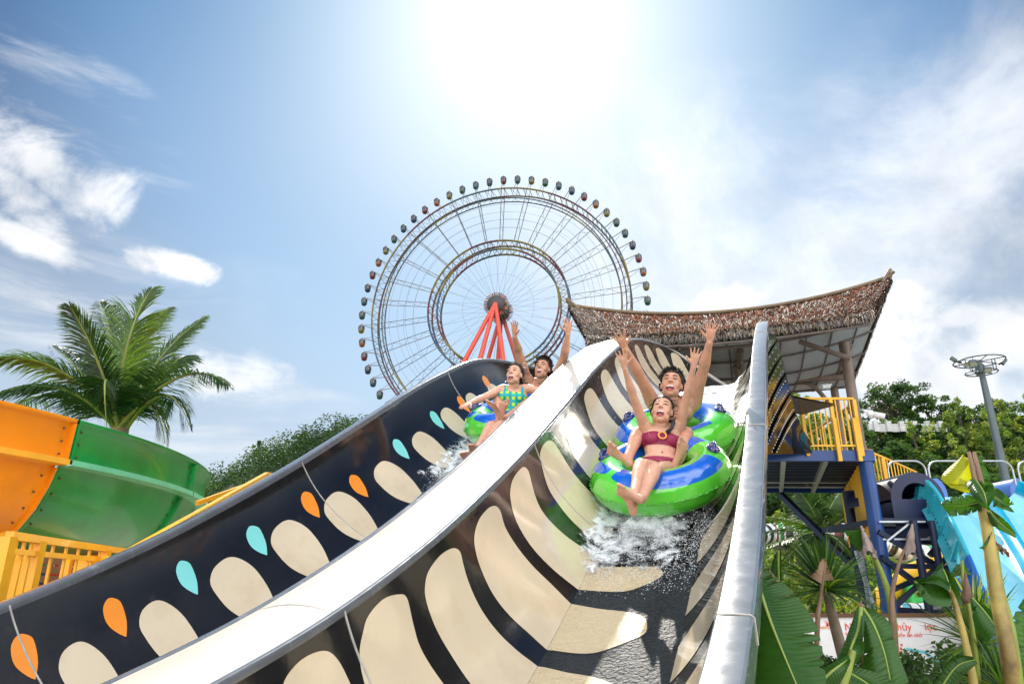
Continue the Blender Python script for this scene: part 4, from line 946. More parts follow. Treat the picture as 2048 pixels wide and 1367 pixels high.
# ================================================================ RIGHT: MULTI-LANE SLIDE, TRUSS, TUBES, BILLBOARD, LIGHT MAST
cy = mat('slide_cyan', (.035, .42, .52), .22, coat=.8, var=.12, vscale=1.5, dirt_sheen=(.12, .5, .55), dscale=2); cyl = mat('slide_pale_blue', (.22, .56, .68), .3, coat=.5, var=.08, dirt_sheen=(.35, .66, .74), dscale=2, rvar=.1)
cyd = mat('slide_deep_cyan', (.0, .34, .55), .25, coat=.6, var=.1); bls = mat('slide_blue', (.012, .12, .46), .3, coat=.6, var=.15); blsl = mat('slide_mid_blue', (.03, .22, .58), .3, coat=.6, var=.1)
navy = mat('navy_truss', (.006, .012, .045), .5, var=.25)
ms = thing('racer_slide', 'wide cyan and blue multi lane slide descending at the right edge', 'water slide', at(1860, 980, 13))
ED = [(1834, 951, 13.3), (1856, 962, 13.0), (1878, 990, 12.5), (1897, 1026, 12.0), (1916, 1066, 11.4), (1935, 1108, 10.8), (1962, 1172, 10.1), (1990, 1240, 9.4), (2018, 1310, 8.8), (2050, 1395, 8.1)]
E_ = [at(*e) for e in ED]
def epath(t, pts):
    j = min(int(t), len(pts) - 2); f = t - j; p0, p1, p2, p3 = pts[max(j - 1, 0)], pts[j], pts[j + 1], pts[min(j + 2, len(pts) - 1)]
    return .5 * (2 * p1 + (p2 - p0) * f + (2 * p0 - 5 * p1 + 4 * p2 - p3) * f * f + (3 * p1 - p0 - 3 * p2 + p3) * f ** 3)
n = 45; TP = [epath(i / n * 9, E_) for i in range(n + 1)]
def down(i):
    t_ = (TP[min(i + 1, n)] - TP[max(i - 1, 0)]).normalized(); x_ = V(1, .12, 0); return t_.cross(x_).normalized() * (1 if t_.cross(x_).z < 0 else -1), x_.normalized()
def strip(i0, i1, prof, mi, m):
    m.grid([[TP[i] + down(i)[1] * x - down(i)[0] * -y for x, y in prof] for i in range(i0, i1 + 1)], mi)
sp_ = 25
for a, b, mt, nm in ((0, sp_, cy, 'outer_wall'), (sp_, n, bls, 'outer_wall')):
    m = MB(); strip(a, b, [(.05, 0), (.0, 0), (-.02, .04), (-.01, .42), (-.10, .46), (-.10, .50), (.08, .50)], 0, m); strip(a, b, [(.05, 0), (.12, .30)], 0, m)
    for i in range(a, b, 1):
        d_, x_ = down(i); p = TP[i] + d_ * .35 - x_ * .022; m.ball(p, .014, 4, 1)
        if i % 6 == 3: m.bar(TP[i] + d_ * .05 - x_ * .03, TP[i] + d_ * .42 - x_ * .04, .03, .05, 0, x_)
    m.build(nm, [mt, mat('dark_bolt', (.03, .05, .08), .5)], ms)
for a, b, c1, c2, c3 in ((0, sp_ + 9, cyl, cyd, cy), (sp_ + 9, n, blsl, bls, bls)):
    for k in range(4):
        x0 = .12 + k * 1.05
        m = MB(); strip(a, b, [(x0, .30), (x0 + .10, .40), (x0 + .80, .40), (x0 + .90, .30)], 0, m); m.build('lane', c1, ms)
        m = MB(); strip(a, b, [(x0 + .90, .302), (x0 + .93, .06), (x0 + 1.02, .06), (x0 + 1.05, .302)], 0, m); m.build('lane_divider', c2, ms)
# tunnel mouth: half round hood with dark inside
hd_ = MB(); hc = TP[0]
hc2 = at(1822, 1000, 13.2)
arch = lambda r, s_, y: [hc2 + V(r * 1.0 * cos(pi * k / 16) * s_, y, r * 1.0 * sin(pi * k / 16)) for k in range(17)]
hd_.grid([[p for p in arch(.50, 1, -.25)], [p for p in arch(.50, 1, 1.6)]], 0); hd_.grid([[p for p in arch(.50, 1, -.25)], [p for p in arch(.30, 1, -.25)]], 0, flip=True); hd_.grid([arch(.30, 1, -.25), arch(.30, 1, 1.6)], 0, flip=True)
hd_.add([hc2 + V(-.5, -.25, 0), hc2 + V(.5, -.25, 0), hc2 + V(.5, -.25, -.8), hc2 + V(-.5, -.25, -.8)], [(0, 1, 2, 3)], 0, False)
hd_.add([hc2 + V(-.3, .9, 0), hc2 + V(.3, .9, 0), hc2 + V(.3, .9, .3), hc2 + V(-.3, .9, .3)], [(0, 1, 2, 3)], 0, False)
hd_.build('tunnel_mouth', dkblue, ms)
for (u, v, d) in ((1876, 985, 14.6), (2040, 985, 14.6)):
    p = at(u, v, d); m = MB(); m.grid([[p + V(.20 * cos(a), y, .36 * sin(a) - .05) for a in [pi * k / 10 for k in range(11)]] for y in (0, 1.2)], 0); m.add([p + V(.20 * cos(pi * k / 10), 0, .36 * sin(pi * k / 10) - .05) for k in range(11)] + [p + V(-.2, 0, -.4), p + V(.2, 0, -.4)], [tuple(range(13))], 0, False); m.build('lane_hood', bls, ms)
m = MB(); p = at(1915, 1000, 13.9)
m.grid([[p + V(x, y, -.02 - .25 * k) for k in range(3)] for x, y in ((-.5, 0), (3, .3))], 0); m.build('back_wall', bls, ms)
for i, (u, w_) in enumerate(((1822, .78), (1905, .80), (1998, .78), (2085, .78))):
    t = thing('hoop_rail', ['bent steel hoop rail above the cyan slide mouth', 'bent steel hoop rail left of the torn banana leaf', 'bent steel hoop rail in front of the light mast', 'bent steel hoop rail cut by the right edge'][i], 'hoop rail', at(u, 985, 14.4), 'steel hoop rails above the slide')
    c = at(u, 985, 14.4); h_ = .66; r_ = .2; w2 = w_ / 2
    P = [c + V(-w2, 0, -.35), c + V(-w2, 0, h_ - r_)] + [c + V(-w2 + r_ - r_ * cos(a), 0, h_ - r_ + r_ * sin(a)) for a in [pi / 2 * k / 6 for k in range(1, 7)]] + [c + V(w2 - r_ + r_ * sin(a), 0, h_ - r_ + r_ * cos(a)) for a in [pi / 2 * k / 6 for k in range(0, 7)]] + [c + V(w2, 0, -.35)]
    m = MB(); m.tube(P, .019, 8); m.build('hoop', steel, t); 
    for s_ in (-1, 1): m = MB(); m.lathe([(.05, 0), (.05, .015), (.022, .02)], c + V(s_ * w2, 0, -.35), 10); m.build('foot_flange', steel, t)
# navy truss tower under the slide
tr = thing('truss_tower', 'dark navy steel truss tower carrying the cyan slide', 'steel tower', at(1840, 1300, 12.2))
def nb(a, b, w_=.10, nm='truss_member', mt=None): m = MB(); m.bar(at(*a), at(*b), w_); m.build(nm, mt or navy, tr)
m = MB(); a, b = at(1765, 1056, 12.6), at(1885, 1056, 12.6)
m.add([a, b, b + V(.1, 0, -.0), at(1905, 1078, 12.6), at(1765, 1078, 12.6)], [(0, 1, 3, 4)], 0, False); a2, b2 = at(1755, 1040, 12.7), at(1890, 1040, 12.7)
m.box((a2 + b2) / 2 + V(0, 1.2, 0), ((b2 - a2).length, 2.4, .10)); m.build('platform_base', navy, tr)
m = MB(); m.box((at(1770, 1010, 13.4) + at(1840, 1050, 13.4)) / 2 + V(0, .3, 0), (.75, .5, .5)); m.build('platform_fascia', dkblue, tr)
for x in (1858, 1832): pass
for (u0, v0, u1, v1, d0, w_) in ((1826, 1040, 1858, 1345, 12.3, .13), (1862, 1040, 1905, 1345, 12.2, .12), (1785, 1220, 1950, 1232, 12.3, .20), (1905, 1060, 1960, 1300, 12.0, .12)):
    if u0 == 1785: nb((u0, v0, d0), (u1, v1, d0), .14, 'truss_beam'); nb((u0, v0 + 14, d0), (u1, v1 + 10, d0), .06, 'truss_beam'); continue
    a = at(u0, v0, d0); m = MB(); m.tube([a, V(a.x, a.y, -.1)], w_ / 2, 12); m.build('truss_column', navy, tr)
for a, b in (((1756, 1062, 12.4), (1925, 1160, 12.4)), ((1762, 1112, 12.2), (1900, 1215, 12.2)), ((1790, 1212, 12.3), (1920, 1090, 12.3)), ((1780, 1180, 12.6), (1900, 1130, 12.6)), ((1790, 1248, 12.2), (1945, 1370, 12)), ((1795, 1285, 12.2), (1880, 1350, 12.2)), ((1838, 1325, 12.2), (1920, 1262, 12.2)), ((1765, 1130, 12.3), (1880, 1132, 12.3)), ((1860, 1110, 12.5), (1940, 1010, 12.8))):
    nb(a, b, .085, 'diagonal_member')
for a, b in (((1775, 1080, 12.35), (1818, 1046, 12.35)), ((1852, 1078, 12.35), (1880, 1060, 12.35)), ((1758, 1042, 12.38), (1850, 1042, 12.38)), ((1765, 1077, 12.38), (1900, 1077, 12.38))):
    nb(a, b, .03, 'light_strut', steel)
nb((1722, 1100, 13.0), (1745, 1260, 12.6), .05, 'light_strut', steel)
for u, v, d in ((1700, 1000, 15.2),):
    a = at(u, v, d); m = MB(); m.tube([a + V(0, 0, .2), V(a.x, a.y, -.1)], .13, 14); m.build('column', dkblue, deck)
# yellow open slide and green posts further back
ys = thing('yellow_slide', 'yellow open slide passing behind the navy truss', 'water slide', at(1820, 1170, 20))
m = MB(); P = [epath(t * 4 / 20, [at(1750, 1180, 19), at(1775, 1160, 19.5), at(1810, 1132, 20.2), at(1850, 1118, 21), at(1900, 1108, 22)]) for t in range(21)]
m.grid([[p + V(0, 0, 0), p + V(-.02, -.06, -.06), p + V(0, .02, -.35), p + V(.1, .25, -.62), p + V(.2, .8, -.72)] for p in P], 0); m.grid([[p + V(0, 0, 0), p + V(0, .1, -.3), p + V(0, .7, -.6)] for p in P], 0, flip=True)
m.build('slide_trough', mat('slide_yellow', (.85, .45, .01), .3, coat=.5, var=.08), ys); m = MB(); m.tube(P, .04, 8); m.build('slide_rim', mat('slide_yellow_rim', (.9, .55, .05), .3), ys)
gpm = mat('green_post_paint', (.03, .42, .08), .4)
t = thing('green_support', 'bright green support frame below the yellow slide', 'support frame', at(1820, 1260, 20))
for u in (1815, 1868): a = at(u, 1160, 20); m = MB(); m.tube([a, V(a.x, a.y, 0)], .12, 12); m.build('post', gpm, t)
m = MB(); m.bar(at(1800, 1200, 20), at(1885, 1196, 20), .14); m.build('cross_bar', gpm, t)
# striped tube slides
tw = mat('tube_white', (.62, .64, .62), .25, coat=.6, var=.1); tb = mat('tube_black', (.03, .035, .035), .2, coat=.6); tg_ = mat('tube_green', (.02, .28, .07), .25, coat=.6); tm_ = mat('tube_maroon', (.20, .045, .05), .25, coat=.6); tcn = mat('tube_teal', (.10, .36, .40), .25, coat=.6)
def tubeslide(label, pts, r, seq, par=None):
    t = thing('tube_slide', label, 'tube slide', pts[0]); n = 3 * (len(seq)); P = [epath(i / n * (len(pts) - 1), pts) for i in range(n + 1)]
    for k, mi in enumerate(seq):
        m = MB(); m.tube(P[3 * k:3 * k + 4], r, 20, 0, caps=False); m.build('tube_segment', [tw, tb, tg_, tm_, tcn][mi], t)
        m = MB(); m.tube([P[3 * k], P[3 * k] + (P[3 * k + 1] - P[3 * k]).normalized() * .06], r * 1.06, 20, 0); m.build('tube_flange', tw if mi else tb, t)
    return t
tubeslide('striped white black and green tube slide behind the palm under the deck', [at(1505, 1072, 24), at(1535, 1066, 25), at(1600, 1063, 25), at(1690, 1064, 25)], .32 * 25 / 24, [4, 1, 0, 1, 0, 3, 2, 1, 0, 4, 0, 0, 3, 0])
tubeslide('striped white and maroon tube slide sloping behind the navy truss', [at(1755, 1082, 22), at(1785, 1094, 22), at(1820, 1106, 22.5), at(1875, 1108, 23)], .29, [1, 0, 1, 0, 3, 0, 4, 1, 0, 2, 0])
tubeslide('pale green striped tube slide just above the billboard', [at(1765, 1212, 17), at(1800, 1216, 17), at(1850, 1218, 17.5), at(1905, 1206, 18), at(1960, 1200, 18)], .16, [0, 0, 4, 0, 0, 1, 0, 0, 2, 0])
# billboard
o0 = at(1628, 1300, 10.9)
bb = thing('billboard', 'white billboard with orange red lettering behind the plants and the navy truss', 'billboard', (o0.x, o0.y, 0))
BY = o0.y; SC = 10.9 / 1400
def bq(u, v):                                     # a point of the board's face
    a = (u - 1024) / F; b = (683 - v) / F; k = BY / (cos(TH) - b * sin(TH)); return V(a * k, BY, (sin(TH) + b * cos(TH)) * k + CAMZ)
z1, z0 = bq(1750, 1229).z, bq(1750, 1362).z; x0, x1 = bq(1560, 1290).x, bq(1930, 1290).x
m = MB(); m.box(((x0 + x1) / 2, BY + .03, (z0 + z1) / 2), (x1 - x0, .05, z1 - z0)); m.build('panel', signw, bb)
m = MB(); 
for z in (z0, z1): m.box(((x0 + x1) / 2, BY + .02, z), (x1 - x0 + .06, .09, .06))
m.build('frame', dkbr, bb)
for x in (x0 + .1, (x0 + x1) / 2, x1 - .1): m = MB(); m.bar((x, BY + .1, -.1), (x, BY + .1, z1), .09); m.build('post', dkblue, bb)
def bt(s_, u, v, h, mt): return text(s_, h, mt, bb, face(bq(u, v) + V(0, -.004, 0), (1, 0, 0)))
bt('N', 1690, 1259, .155, signo); bt('ư', 1713, 1259, .15, signo); bt('g thủy', 1775, 1259, .15, signo); bt('lọc', 1850, 1259, .15, signo)
bt('Th', 1691, 1272, .085, signo); bt('chiến ấn nhỏ', 1788, 1272, .082, signo)
bt('VinWonders', 1637, 1256, .062, mat('logo_orange', (.9, .30, .02), .5)); 
m = MB()
for a in (.1, .5, .95, 1.45): p = bq(1655, 1251); m.add([p + V(-.01, -.006, 0), p + V(.07 * cos(a + .3) * 1.1 - .02, -.006, .10 * sin(a + .3) + .01), p + V(.012, -.006, .0)], [(0, 1, 2), (2, 1, 0)], 0, False)
m.build('emblem', signo, bb)
m = MB(); P = [(1818, 1294), (1845, 1300), (1880, 1325)]; 
for (a0, a1, w_) in (((1812, 1296), (1850, 1303), 5), ((1850, 1303), (1885, 1326), 5), ((1860, 1318), (1880, 1334), 5)):
    p, q = bq(*a0), bq(*a1); w2 = V(0, 0, w_ * SC / 2); m.add([p - w2 + V(0, -.006, 0), q - w2 + V(0, -.006, 0), q + w2 + V(0, -.006, 0), p + w2 + V(0, -.006, 0)], [(0, 1, 2, 3)], 0, False)
m.build('printed_wave', signt, bb)
m = MB(); 
for k in range(5): p = bq(1803 - k * 1.5, 1288 + 7 * k); m.box(p + V(0, -.004, 0), (.03, .004, .03))
m.build('printed_dots', signo, bb)
# flood light mast
c = at(1958, 722, 27.5); mast = thing('light_mast', 'tall grey light mast with a double ring of floodlights beside the right hill', 'light mast', (c.x, c.y, 0))
gst = mat('mast_grey', (.09, .115, .12), .45, metal=.3, var=.1)
m = MB(); m.tube([(c.x, c.y, -.1), (c.x, c.y, c.z - 1.6), (c.x, c.y, c.z + .05)], [.21, .125, .095], 12); m.build('pole', gst, mast)
def circ(r, z, n_=40): return [V(c.x + r * cos(2 * pi * k / n_), c.y + r * sin(2 * pi * k / n_), c.z + z) for k in range(n_ + 1)]
m = MB(); m.tube(circ(.88, 0), .026, 6); m.build('upper_ring', gst, mast); m = MB(); m.tube(circ(.55, -.45), .024, 6); m.tube(circ(.22, -.45), .022, 6); m.build('lower_ring', gst, mast)
m = MB()
for k in range(6):
    a = 2 * pi * k / 6 + .25; e = V(cos(a), sin(a), 0); m.tube([V(c.x, c.y, c.z) , V(c.x, c.y, c.z) + e * .88], .022, 5); m.tube([V(c.x, c.y, c.z - .45), V(c.x, c.y, c.z - .45) + e * .55], .018, 5)
    if k % 2: m.tube([V(c.x, c.y, c.z) + e * .42, V(c.x, c.y, c.z - .45) + e * .42], .02, 5); m.tube([V(c.x, c.y, c.z) + e * .52, V(c.x, c.y, c.z - .45) + e * .52], .02, 5)
m.build('ring_spokes', gst, mast)
lampm = mat('floodlight_glass', (.45, .44, .36), .2, coat=.5)
for k, (a, r, z) in enumerate([(2.75, 1.0, .20), (2.05, .9, .22), (1.2, .95, .22), (.0, 1.05, .0), (-.5, .95, -.14), (3.5, .85, -.18), (3.9, 1.05, -.28), (4.5, .62, -.50), (.9, .2, -.18)]):
    r *= .85; p = V(c.x + r * cos(a), c.y + r * sin(a), c.z + z); o_ = V(cos(a), sin(a), -1.0).normalized(); M = o_.to_track_quat('Z', 'Y').to_matrix()
    m = MB(); m.box(p, (.27, .21, .09), 0, M); m.build('floodlight', gst, mast)
    fl_ = kids(mast)[-1]; m = MB(); m.box(p + o_ * .047, (.23, .17, .012), 0, M); q_ = m.build('lamp_glass', lampm, fl_)
    m = MB(); m.tube([p, V(p.x, p.y, c.z) if z > -.3 else V(p.x, p.y, c.z - .5)], .012, 5); m.build('lamp_bracket', gst, mast)
# ================================================================ FOREGROUND BANANA PLANTS AND SPIKY PLANTS
banL = mat('banana_leaf', (.030, .105, .010), .38, var=.22, vscale=2.5, trans=.42, spec=.5, dirt_sheen=(.16, .10, .03), dscale=6, dirt_sheen_lo=.66, dirt_sheen_hi=.78); banY = mat('banana_leaf_backlit_yellow', (.42, .46, .01), .4, var=.12, vscale=4, trans=.6, dirt_sheen=(.20, .11, .02), dscale=9, dirt_sheen_lo=.66, dirt_sheen_hi=.75)
banM = mat('banana_midrib', (.22, .30, .05), .45, var=.1); banS = mat('banana_stalk', (.36, .27, .06), .5, var=.25, vscale=3, dirt_sheen=(.12, .07, .02), dscale=2.5, dirt_sheen_lo=.5, dirt_sheen_hi=.7, bump=.3, bscale=12)
banSg = mat('banana_stalk_green', (.20, .25, .03), .5, var=.2, vscale=3, dirt_sheen=(.2, .12, .03), dscale=3, dirt_sheen_lo=.55, dirt_sheen_hi=.75); dry = mat('dry_leaf', (.25, .155, .10), .8, var=.3, vscale=5, bump=.6, bscale=25, trans=.2)
for mt in (banL, banY):                                # fine parallel veins: a ripple across the blade
    t_ = mt.node_tree; b_ = t_.nodes['Principled BSDF']; at_ = t_.nodes.new('ShaderNodeAttribute'); at_.attribute_name = 'vein'
    w_ = t_.nodes.new('ShaderNodeMath'); w_.operation = 'SINE'; t_.links.new(at_.outputs['Fac'], w_.inputs[0])
    bp_ = t_.nodes.new('ShaderNodeBump'); bp_.inputs['Strength'].default_value = .35; bp_.inputs['Distance'].default_value = .003; t_.links.new(w_.outputs[0], bp_.inputs['Height']); t_.links.new(bp_.outputs[0], b_.inputs['Normal'])
def blade_(name, par, mid, left, right, mt, nrm_lift=.03, rag=0.0, seed=0, parts=24, ribw=.012):
    """a banana blade between three space curves: midrib and both margins (lists of points)"""
    rnd = random.Random(seed); m = MB(); n = parts * 4; K = 10; cuts = {}
    for _ in range(int(3 + parts / 4) if rag > .005 else 1):
        c_ = rnd.randrange(n); d_ = rnd.uniform(.45, .9); cuts[c_] = d_; cuts[c_ + 1] = 1 - (1 - d_) * .4
    def cv(pts, t): return epath(t * (len(pts) - 1) * .9999, pts)
    for side, pts in (('l', left), ('r', right)):
        if pts is None: continue
        rows = []
        for i in range(n + 1):
            t = i / n; a = cv(mid, t); b = cv(pts, t); f = (1 - rag * rnd.random() ** 2) * (cuts.get(i, 1) if side == 'r' else cuts.get(i - 3, 1))
            nn = (b - a).cross(cv(mid, min(t + .02, 1)) - cv(mid, max(t - .02, 0))); nn = nn.normalized() if nn.length > 1e-6 else V(0, 0, 1)
            rows.append([a.lerp(b, f * k / K) + nn * nrm_lift * sin(pi * k / K) + nn * .0007 * sin(i * 1.9) * (k / K) for k in range(K + 1)])
        m.grid(rows, 0, flip=(side == 'l'))
    o = m.build(name, mt, par)
    at_ = o.data.attributes.new('vein', 'FLOAT', 'POINT'); tot = len(m.v); per = (n + 1) * (K + 1); vals = [((i % per) // (K + 1)) * 2.1 for i in range(tot)]
    at_.data.foreach_set('value', vals)
    if ribw:
        r = MB(); r.tube([cv(mid, i / 24) for i in range(25)], [ribw * (1.15 - i / 24) + .001 for i in range(25)], 7); rb = r.build('midrib', banM, o)
    return o
def A(l): return [at(*p) for p in l]
def stalk(par, pts, r0, r1, mt, name='stalk'):
    m = MB(); n = len(pts); P = [epath(i / 20 * (n - 1) * .9999, pts) for i in range(21)]; m.tube(P, [r0 + (r1 - r0) * i / 20 for i in range(21)], 12)
    return m.build(name, mt, par)
def crumple(par, pts, r, seed, name='dry_leaf', mt=None):
    """a collapsed dry leaf hanging as a pleated cone"""
    rnd = random.Random(seed); r *= .62; m = MB(); n = 10; P = [epath(i / n * (len(pts) - 1) * .9999, pts) for i in range(n + 1)]; K = 18; rows = []
    for i, p in enumerate(P):
        q = r * (.12 + .88 * (i / n) ** 1.3) * rnd.uniform(.9, 1.1)
        rows.append([p + V(q * (1 + .5 * (-1) ** k * rnd.uniform(.2, 1)) * cos(2 * pi * k / K), q * .45 * (1 + .5 * (-1) ** k) * sin(2 * pi * k / K), (-1.1 * q * abs(cos(2 * pi * k / K)) + rnd.uniform(-.03, .02)) * (i / n)) for k in range(K)])
    m.grid(rows, 0, closed=True); return m.build(name, mt or dry, par)
# A: big leaf at the slide's right edge
b1 = thing('banana_plant', 'banana plant with one huge dark green leaf against the right rim of the slide', 'banana plant', at(1610, 1500, 2.9))
blade_('leaf', b1, A([(1504, 1120, 3.35), (1520, 1180, 3.2), (1548, 1260, 3.05), (1600, 1385, 2.85)]),
       A([(1500, 1125, 3.35), (1490, 1200, 3.25), (1482, 1290, 3.15), (1476, 1400, 3.0)]),
       A([(1506, 1118, 3.35), (1575, 1172, 3.3), (1635, 1255, 3.2), (1655, 1385, 3.0)]), banL, .02, .006, 1, 30, .011)
stalk(b1, A([(1600, 1385, 2.85), (1640, 1500, 2.8), (1680, 1700, 2.8)]), .012, .03, banSg, 'leaf_stalk')
blade_('leaf', b1, A([(1556, 1100, 4.6), (1557, 1140, 4.6), (1560, 1210, 4.6)]), A([(1548, 1108, 4.6), (1538, 1150, 4.65), (1530, 1200, 4.7)]), A([(1563, 1098, 4.6), (1563, 1140, 4.6), (1563, 1200, 4.6)]), banL, .02, 0, 2, 12, .008)
crumple(b1, A([(1538, 1138, 4.4), (1555, 1165, 4.35), (1580, 1205, 4.3)]), .07, 3)
# B: second clump, folded leaf (1690-1800)
b2_ = thing('banana_plant', 'banana plant with a folded leaf hanging like a tent in front of the billboard', 'banana plant', at(1700, 1500, 3.4))
blade_('leaf', b2_, A([(1722, 1215, 3.9), (1716, 1260, 3.7), (1700, 1300, 3.5), (1672, 1400, 3.3)]), A([(1718, 1220, 3.9), (1698, 1262, 3.8), (1680, 1310, 3.6), (1622, 1395, 3.4)]), A([(1723, 1222, 3.88), (1724, 1262, 3.6), (1727, 1302, 3.5), (1690, 1350, 3.4)]), banL, .02, .0, 4, 16, .010)
blade_('leaf', b2_, A([(1724, 1212, 4.0), (1748, 1250, 3.9), (1770, 1310, 3.8), (1788, 1400, 3.7)]), A([(1724, 1215, 4.0), (1727, 1270, 3.9), (1728, 1335, 3.8), (1740, 1420, 3.7)]), A([(1728, 1210, 4.0), (1776, 1240, 4.0), (1797, 1305, 3.9), (1818, 1362, 3.8)]), banL, .03, .0, 5, 16, .008)
blade_('leaf', b2_, A([(1668, 1330, 3.5), (1700, 1345, 3.5), (1745, 1375, 3.5), (1790, 1430, 3.5)]), A([(1668, 1330, 3.5), (1725, 1335, 3.6), (1790, 1365, 3.6), (1812, 1430, 3.6)]), A([(1668, 1332, 3.5), (1668, 1380, 3.4), (1710, 1420, 3.4), (1760, 1450, 3.4)]), banL, .03, .0, 6, 16, .008)
blade_('leaf', b2_, A([(1626, 1375, 3.2), (1665, 1340, 3.2), (1700, 1315, 3.25)]), A([(1622, 1380, 3.2), (1640, 1340, 3.3), (1697, 1308, 3.3)]), A([(1630, 1380, 3.2), (1675, 1370, 3.2), (1702, 1320, 3.2)]), banL, .01, 0, 7, 12, .008)
stalk(b2_, A([(1706, 1300, 3.45), (1695, 1340, 3.4), (1680, 1400, 3.3), (1672, 1600, 3.3)]), .016, .03, banSg)
stalk(b2_, A([(1724, 1206, 4.0), (1719, 1262, 3.95), (1728, 1330, 3.9)]), .014, .006, dry, 'dry_stem')
crumple(b2_, A([(1722, 1200, 4.0), (1717, 1222, 3.98), (1712, 1250, 3.96)]), .05, 8)
# C: stalk with fallen grey leaf (1690-1830)
b3 = thing('banana_plant', 'bent banana stalk with a green leaf tip and grey dead leaf beside the blue column', 'banana plant', at(1795, 1500, 4.4))
stalk(b3, A([(1800, 1600, 4.4), (1790, 1330, 4.5), (1782, 1210, 4.7), (1765, 1150, 4.9), (1746, 1108, 5.0)]), .032, .016, banSg)
blade_('leaf', b3, A([(1745, 1105, 5.0), (1728, 1090, 5.0), (1722, 1058, 5.0)]), A([(1740, 1110, 5.0), (1712, 1095, 4.95), (1688, 1062, 4.9)]), A([(1748, 1100, 5.0), (1738, 1082, 5.0), (1728, 1058, 5.0)]), banL, .03, 0, 9, 10, .007)
crumple(b3, A([(1722, 1050, 5.0), (1732, 1075, 4.95), (1738, 1098, 4.9)]), .075, 10, mt=mat('dry_leaf_grey', (.30, .23, .21), .8, var=.3, vscale=6, bump=.6, bscale=30))
stalk(b3, A([(1800, 1400, 4.4), (1786, 1250, 4.5), (1785, 1180, 4.6), (1800, 1120, 4.7), (1815, 1085, 4.8)]), .024, .007, dry, 'dry_stem')
crumple(b3, A([(1825, 1046, 4.8), (1822, 1066, 4.78), (1818, 1100, 4.75)]), .055, 11, mt=bpy.data.materials['dry_leaf_grey'])
# D: dead stem with cap-like dry leaf in front of the spiky plant
b4 = thing('banana_plant', 'dead brown banana stem capped by a drooping dry leaf in front of the spiky plant', 'banana plant', at(1630, 1500, 4.2))
stalk(b4, A([(1625, 1600, 4.1), (1634, 1270, 4.2), (1640, 1200, 4.25), (1650, 1122, 4.3)]), .018, .009, dry, 'dry_stem')
blade_('dry_leaf', b4, A([(1650, 1120, 4.3), (1646, 1145, 4.25), (1643, 1166, 4.22)]), A([(1649, 1120, 4.3), (1632, 1140, 4.3), (1619, 1152, 4.32)]), A([(1651, 1120, 4.3), (1662, 1142, 4.3), (1668, 1158, 4.32)]), dry, .03, .05, 13, 8, 0)
# E: mid plant with two folded leaves (1825-2000)
b5 = thing('banana_plant', 'banana plant with two folded bright green leaves in front of the truss', 'banana plant', at(1950, 1500, 4.3))
stalk(b5, A([(1965, 1600, 4.2), (1952, 1400, 4.2), (1930, 1280, 4.4), (1910, 1205, 4.6), (1900, 1180, 4.6)]), .030, .014, banS)
blade_('leaf', b5, A([(1880, 1130, 4.8), (1892, 1150, 4.75), (1905, 1190, 4.6)]), A([(1876, 1130, 4.8), (1850, 1160, 4.7), (1826, 1165, 4.6)]), A([(1884, 1132, 4.8), (1912, 1160, 4.7), (1925, 1210, 4.6)]), banL, .05, .0, 14, 12, .008)
blade_('leaf', b5, A([(1830, 1162, 4.6), (1862, 1190, 4.6), (1905, 1200, 4.6)]), A([(1828, 1160, 4.6), (1868, 1150, 4.62), (1902, 1165, 4.65)]), A([(1828, 1166, 4.6), (1855, 1205, 4.5), (1900, 1212, 4.5)]), banL, .03, 0, 15, 12, .006)
stalk(b5, A([(1962, 1420, 4.6), (1950, 1300, 4.7), (1938, 1220, 4.8), (1928, 1170, 4.9), (1924, 1120, 5.0)]), .020, .010, banSg)
blade_('leaf', b5, A([(1925, 1122, 5.0), (1918, 1140, 5), (1905, 1155, 5)]), A([(1923, 1124, 5.0), (1908, 1134, 5), (1898, 1150, 5)]), A([(1927, 1124, 5), (1938, 1140, 5), (1942, 1148, 5)]), banL, .02, 0, 16, 10, .005)
crumple(b5, A([(1930, 1140, 4.8), (1932, 1165, 4.78), (1932, 1195, 4.76)]), .06, 17)
blade_('leaf', b5, A([(1945, 1195, 4.7), (1972, 1225, 4.6), (1998, 1262, 4.5)]), A([(1942, 1200, 4.7), (1948, 1245, 4.6), (1975, 1288, 4.5)]), A([(1950, 1195, 4.7), (1985, 1222, 4.6), (1999, 1250, 4.5)]), banL, .03, 0, 18, 12, .006)
# F: tall stalk at right with torn backlit leaves
b6 = thing('banana_plant', 'tall tan banana stalk at right with torn yellow green leaves at its top', 'banana plant', at(2020, 1500, 3.9))
stalk(b6, A([(2050, 1560, 3.7), (2022, 1330, 3.8), (1992, 1180, 4.0), (1975, 1060, 4.15), (1958, 990, 4.3)]), .050, .026, banS)
stalk(b6, A([(2045, 1430, 3.7), (2025, 1270, 3.85), (2003, 1180, 4.02), (1990, 1090, 4.15)]), .026, .014, banSg, 'leaf_sheath')
for i, (a, b) in enumerate((((1938, 903, 4.45), (1956, 990, 4.3)), ((1948, 903, 4.46), (1966, 985, 4.32)))):
    stalk(b6, A([b, (b[0] - 8, b[1] - 40, 4.35), a]), .020, .010, dry, 'broken_midrib')
blade_('leaf', b6, A([(1938, 915, 4.45), (1945, 945, 4.4), (1952, 985, 4.35)]), A([(1928, 908, 4.5), (1884, 950, 4.5), (1902, 975, 4.4)]), None, banY, .03, .0, 19, 14, 0)
blade_('leaf', b6, A([(1884, 948, 4.5), (1890, 965, 4.45), (1910, 977, 4.4)]), A([(1900, 935, 4.5), (1930, 950, 4.45), (1952, 985, 4.38)]), None, banY, .01, .0, 20, 8, 0)
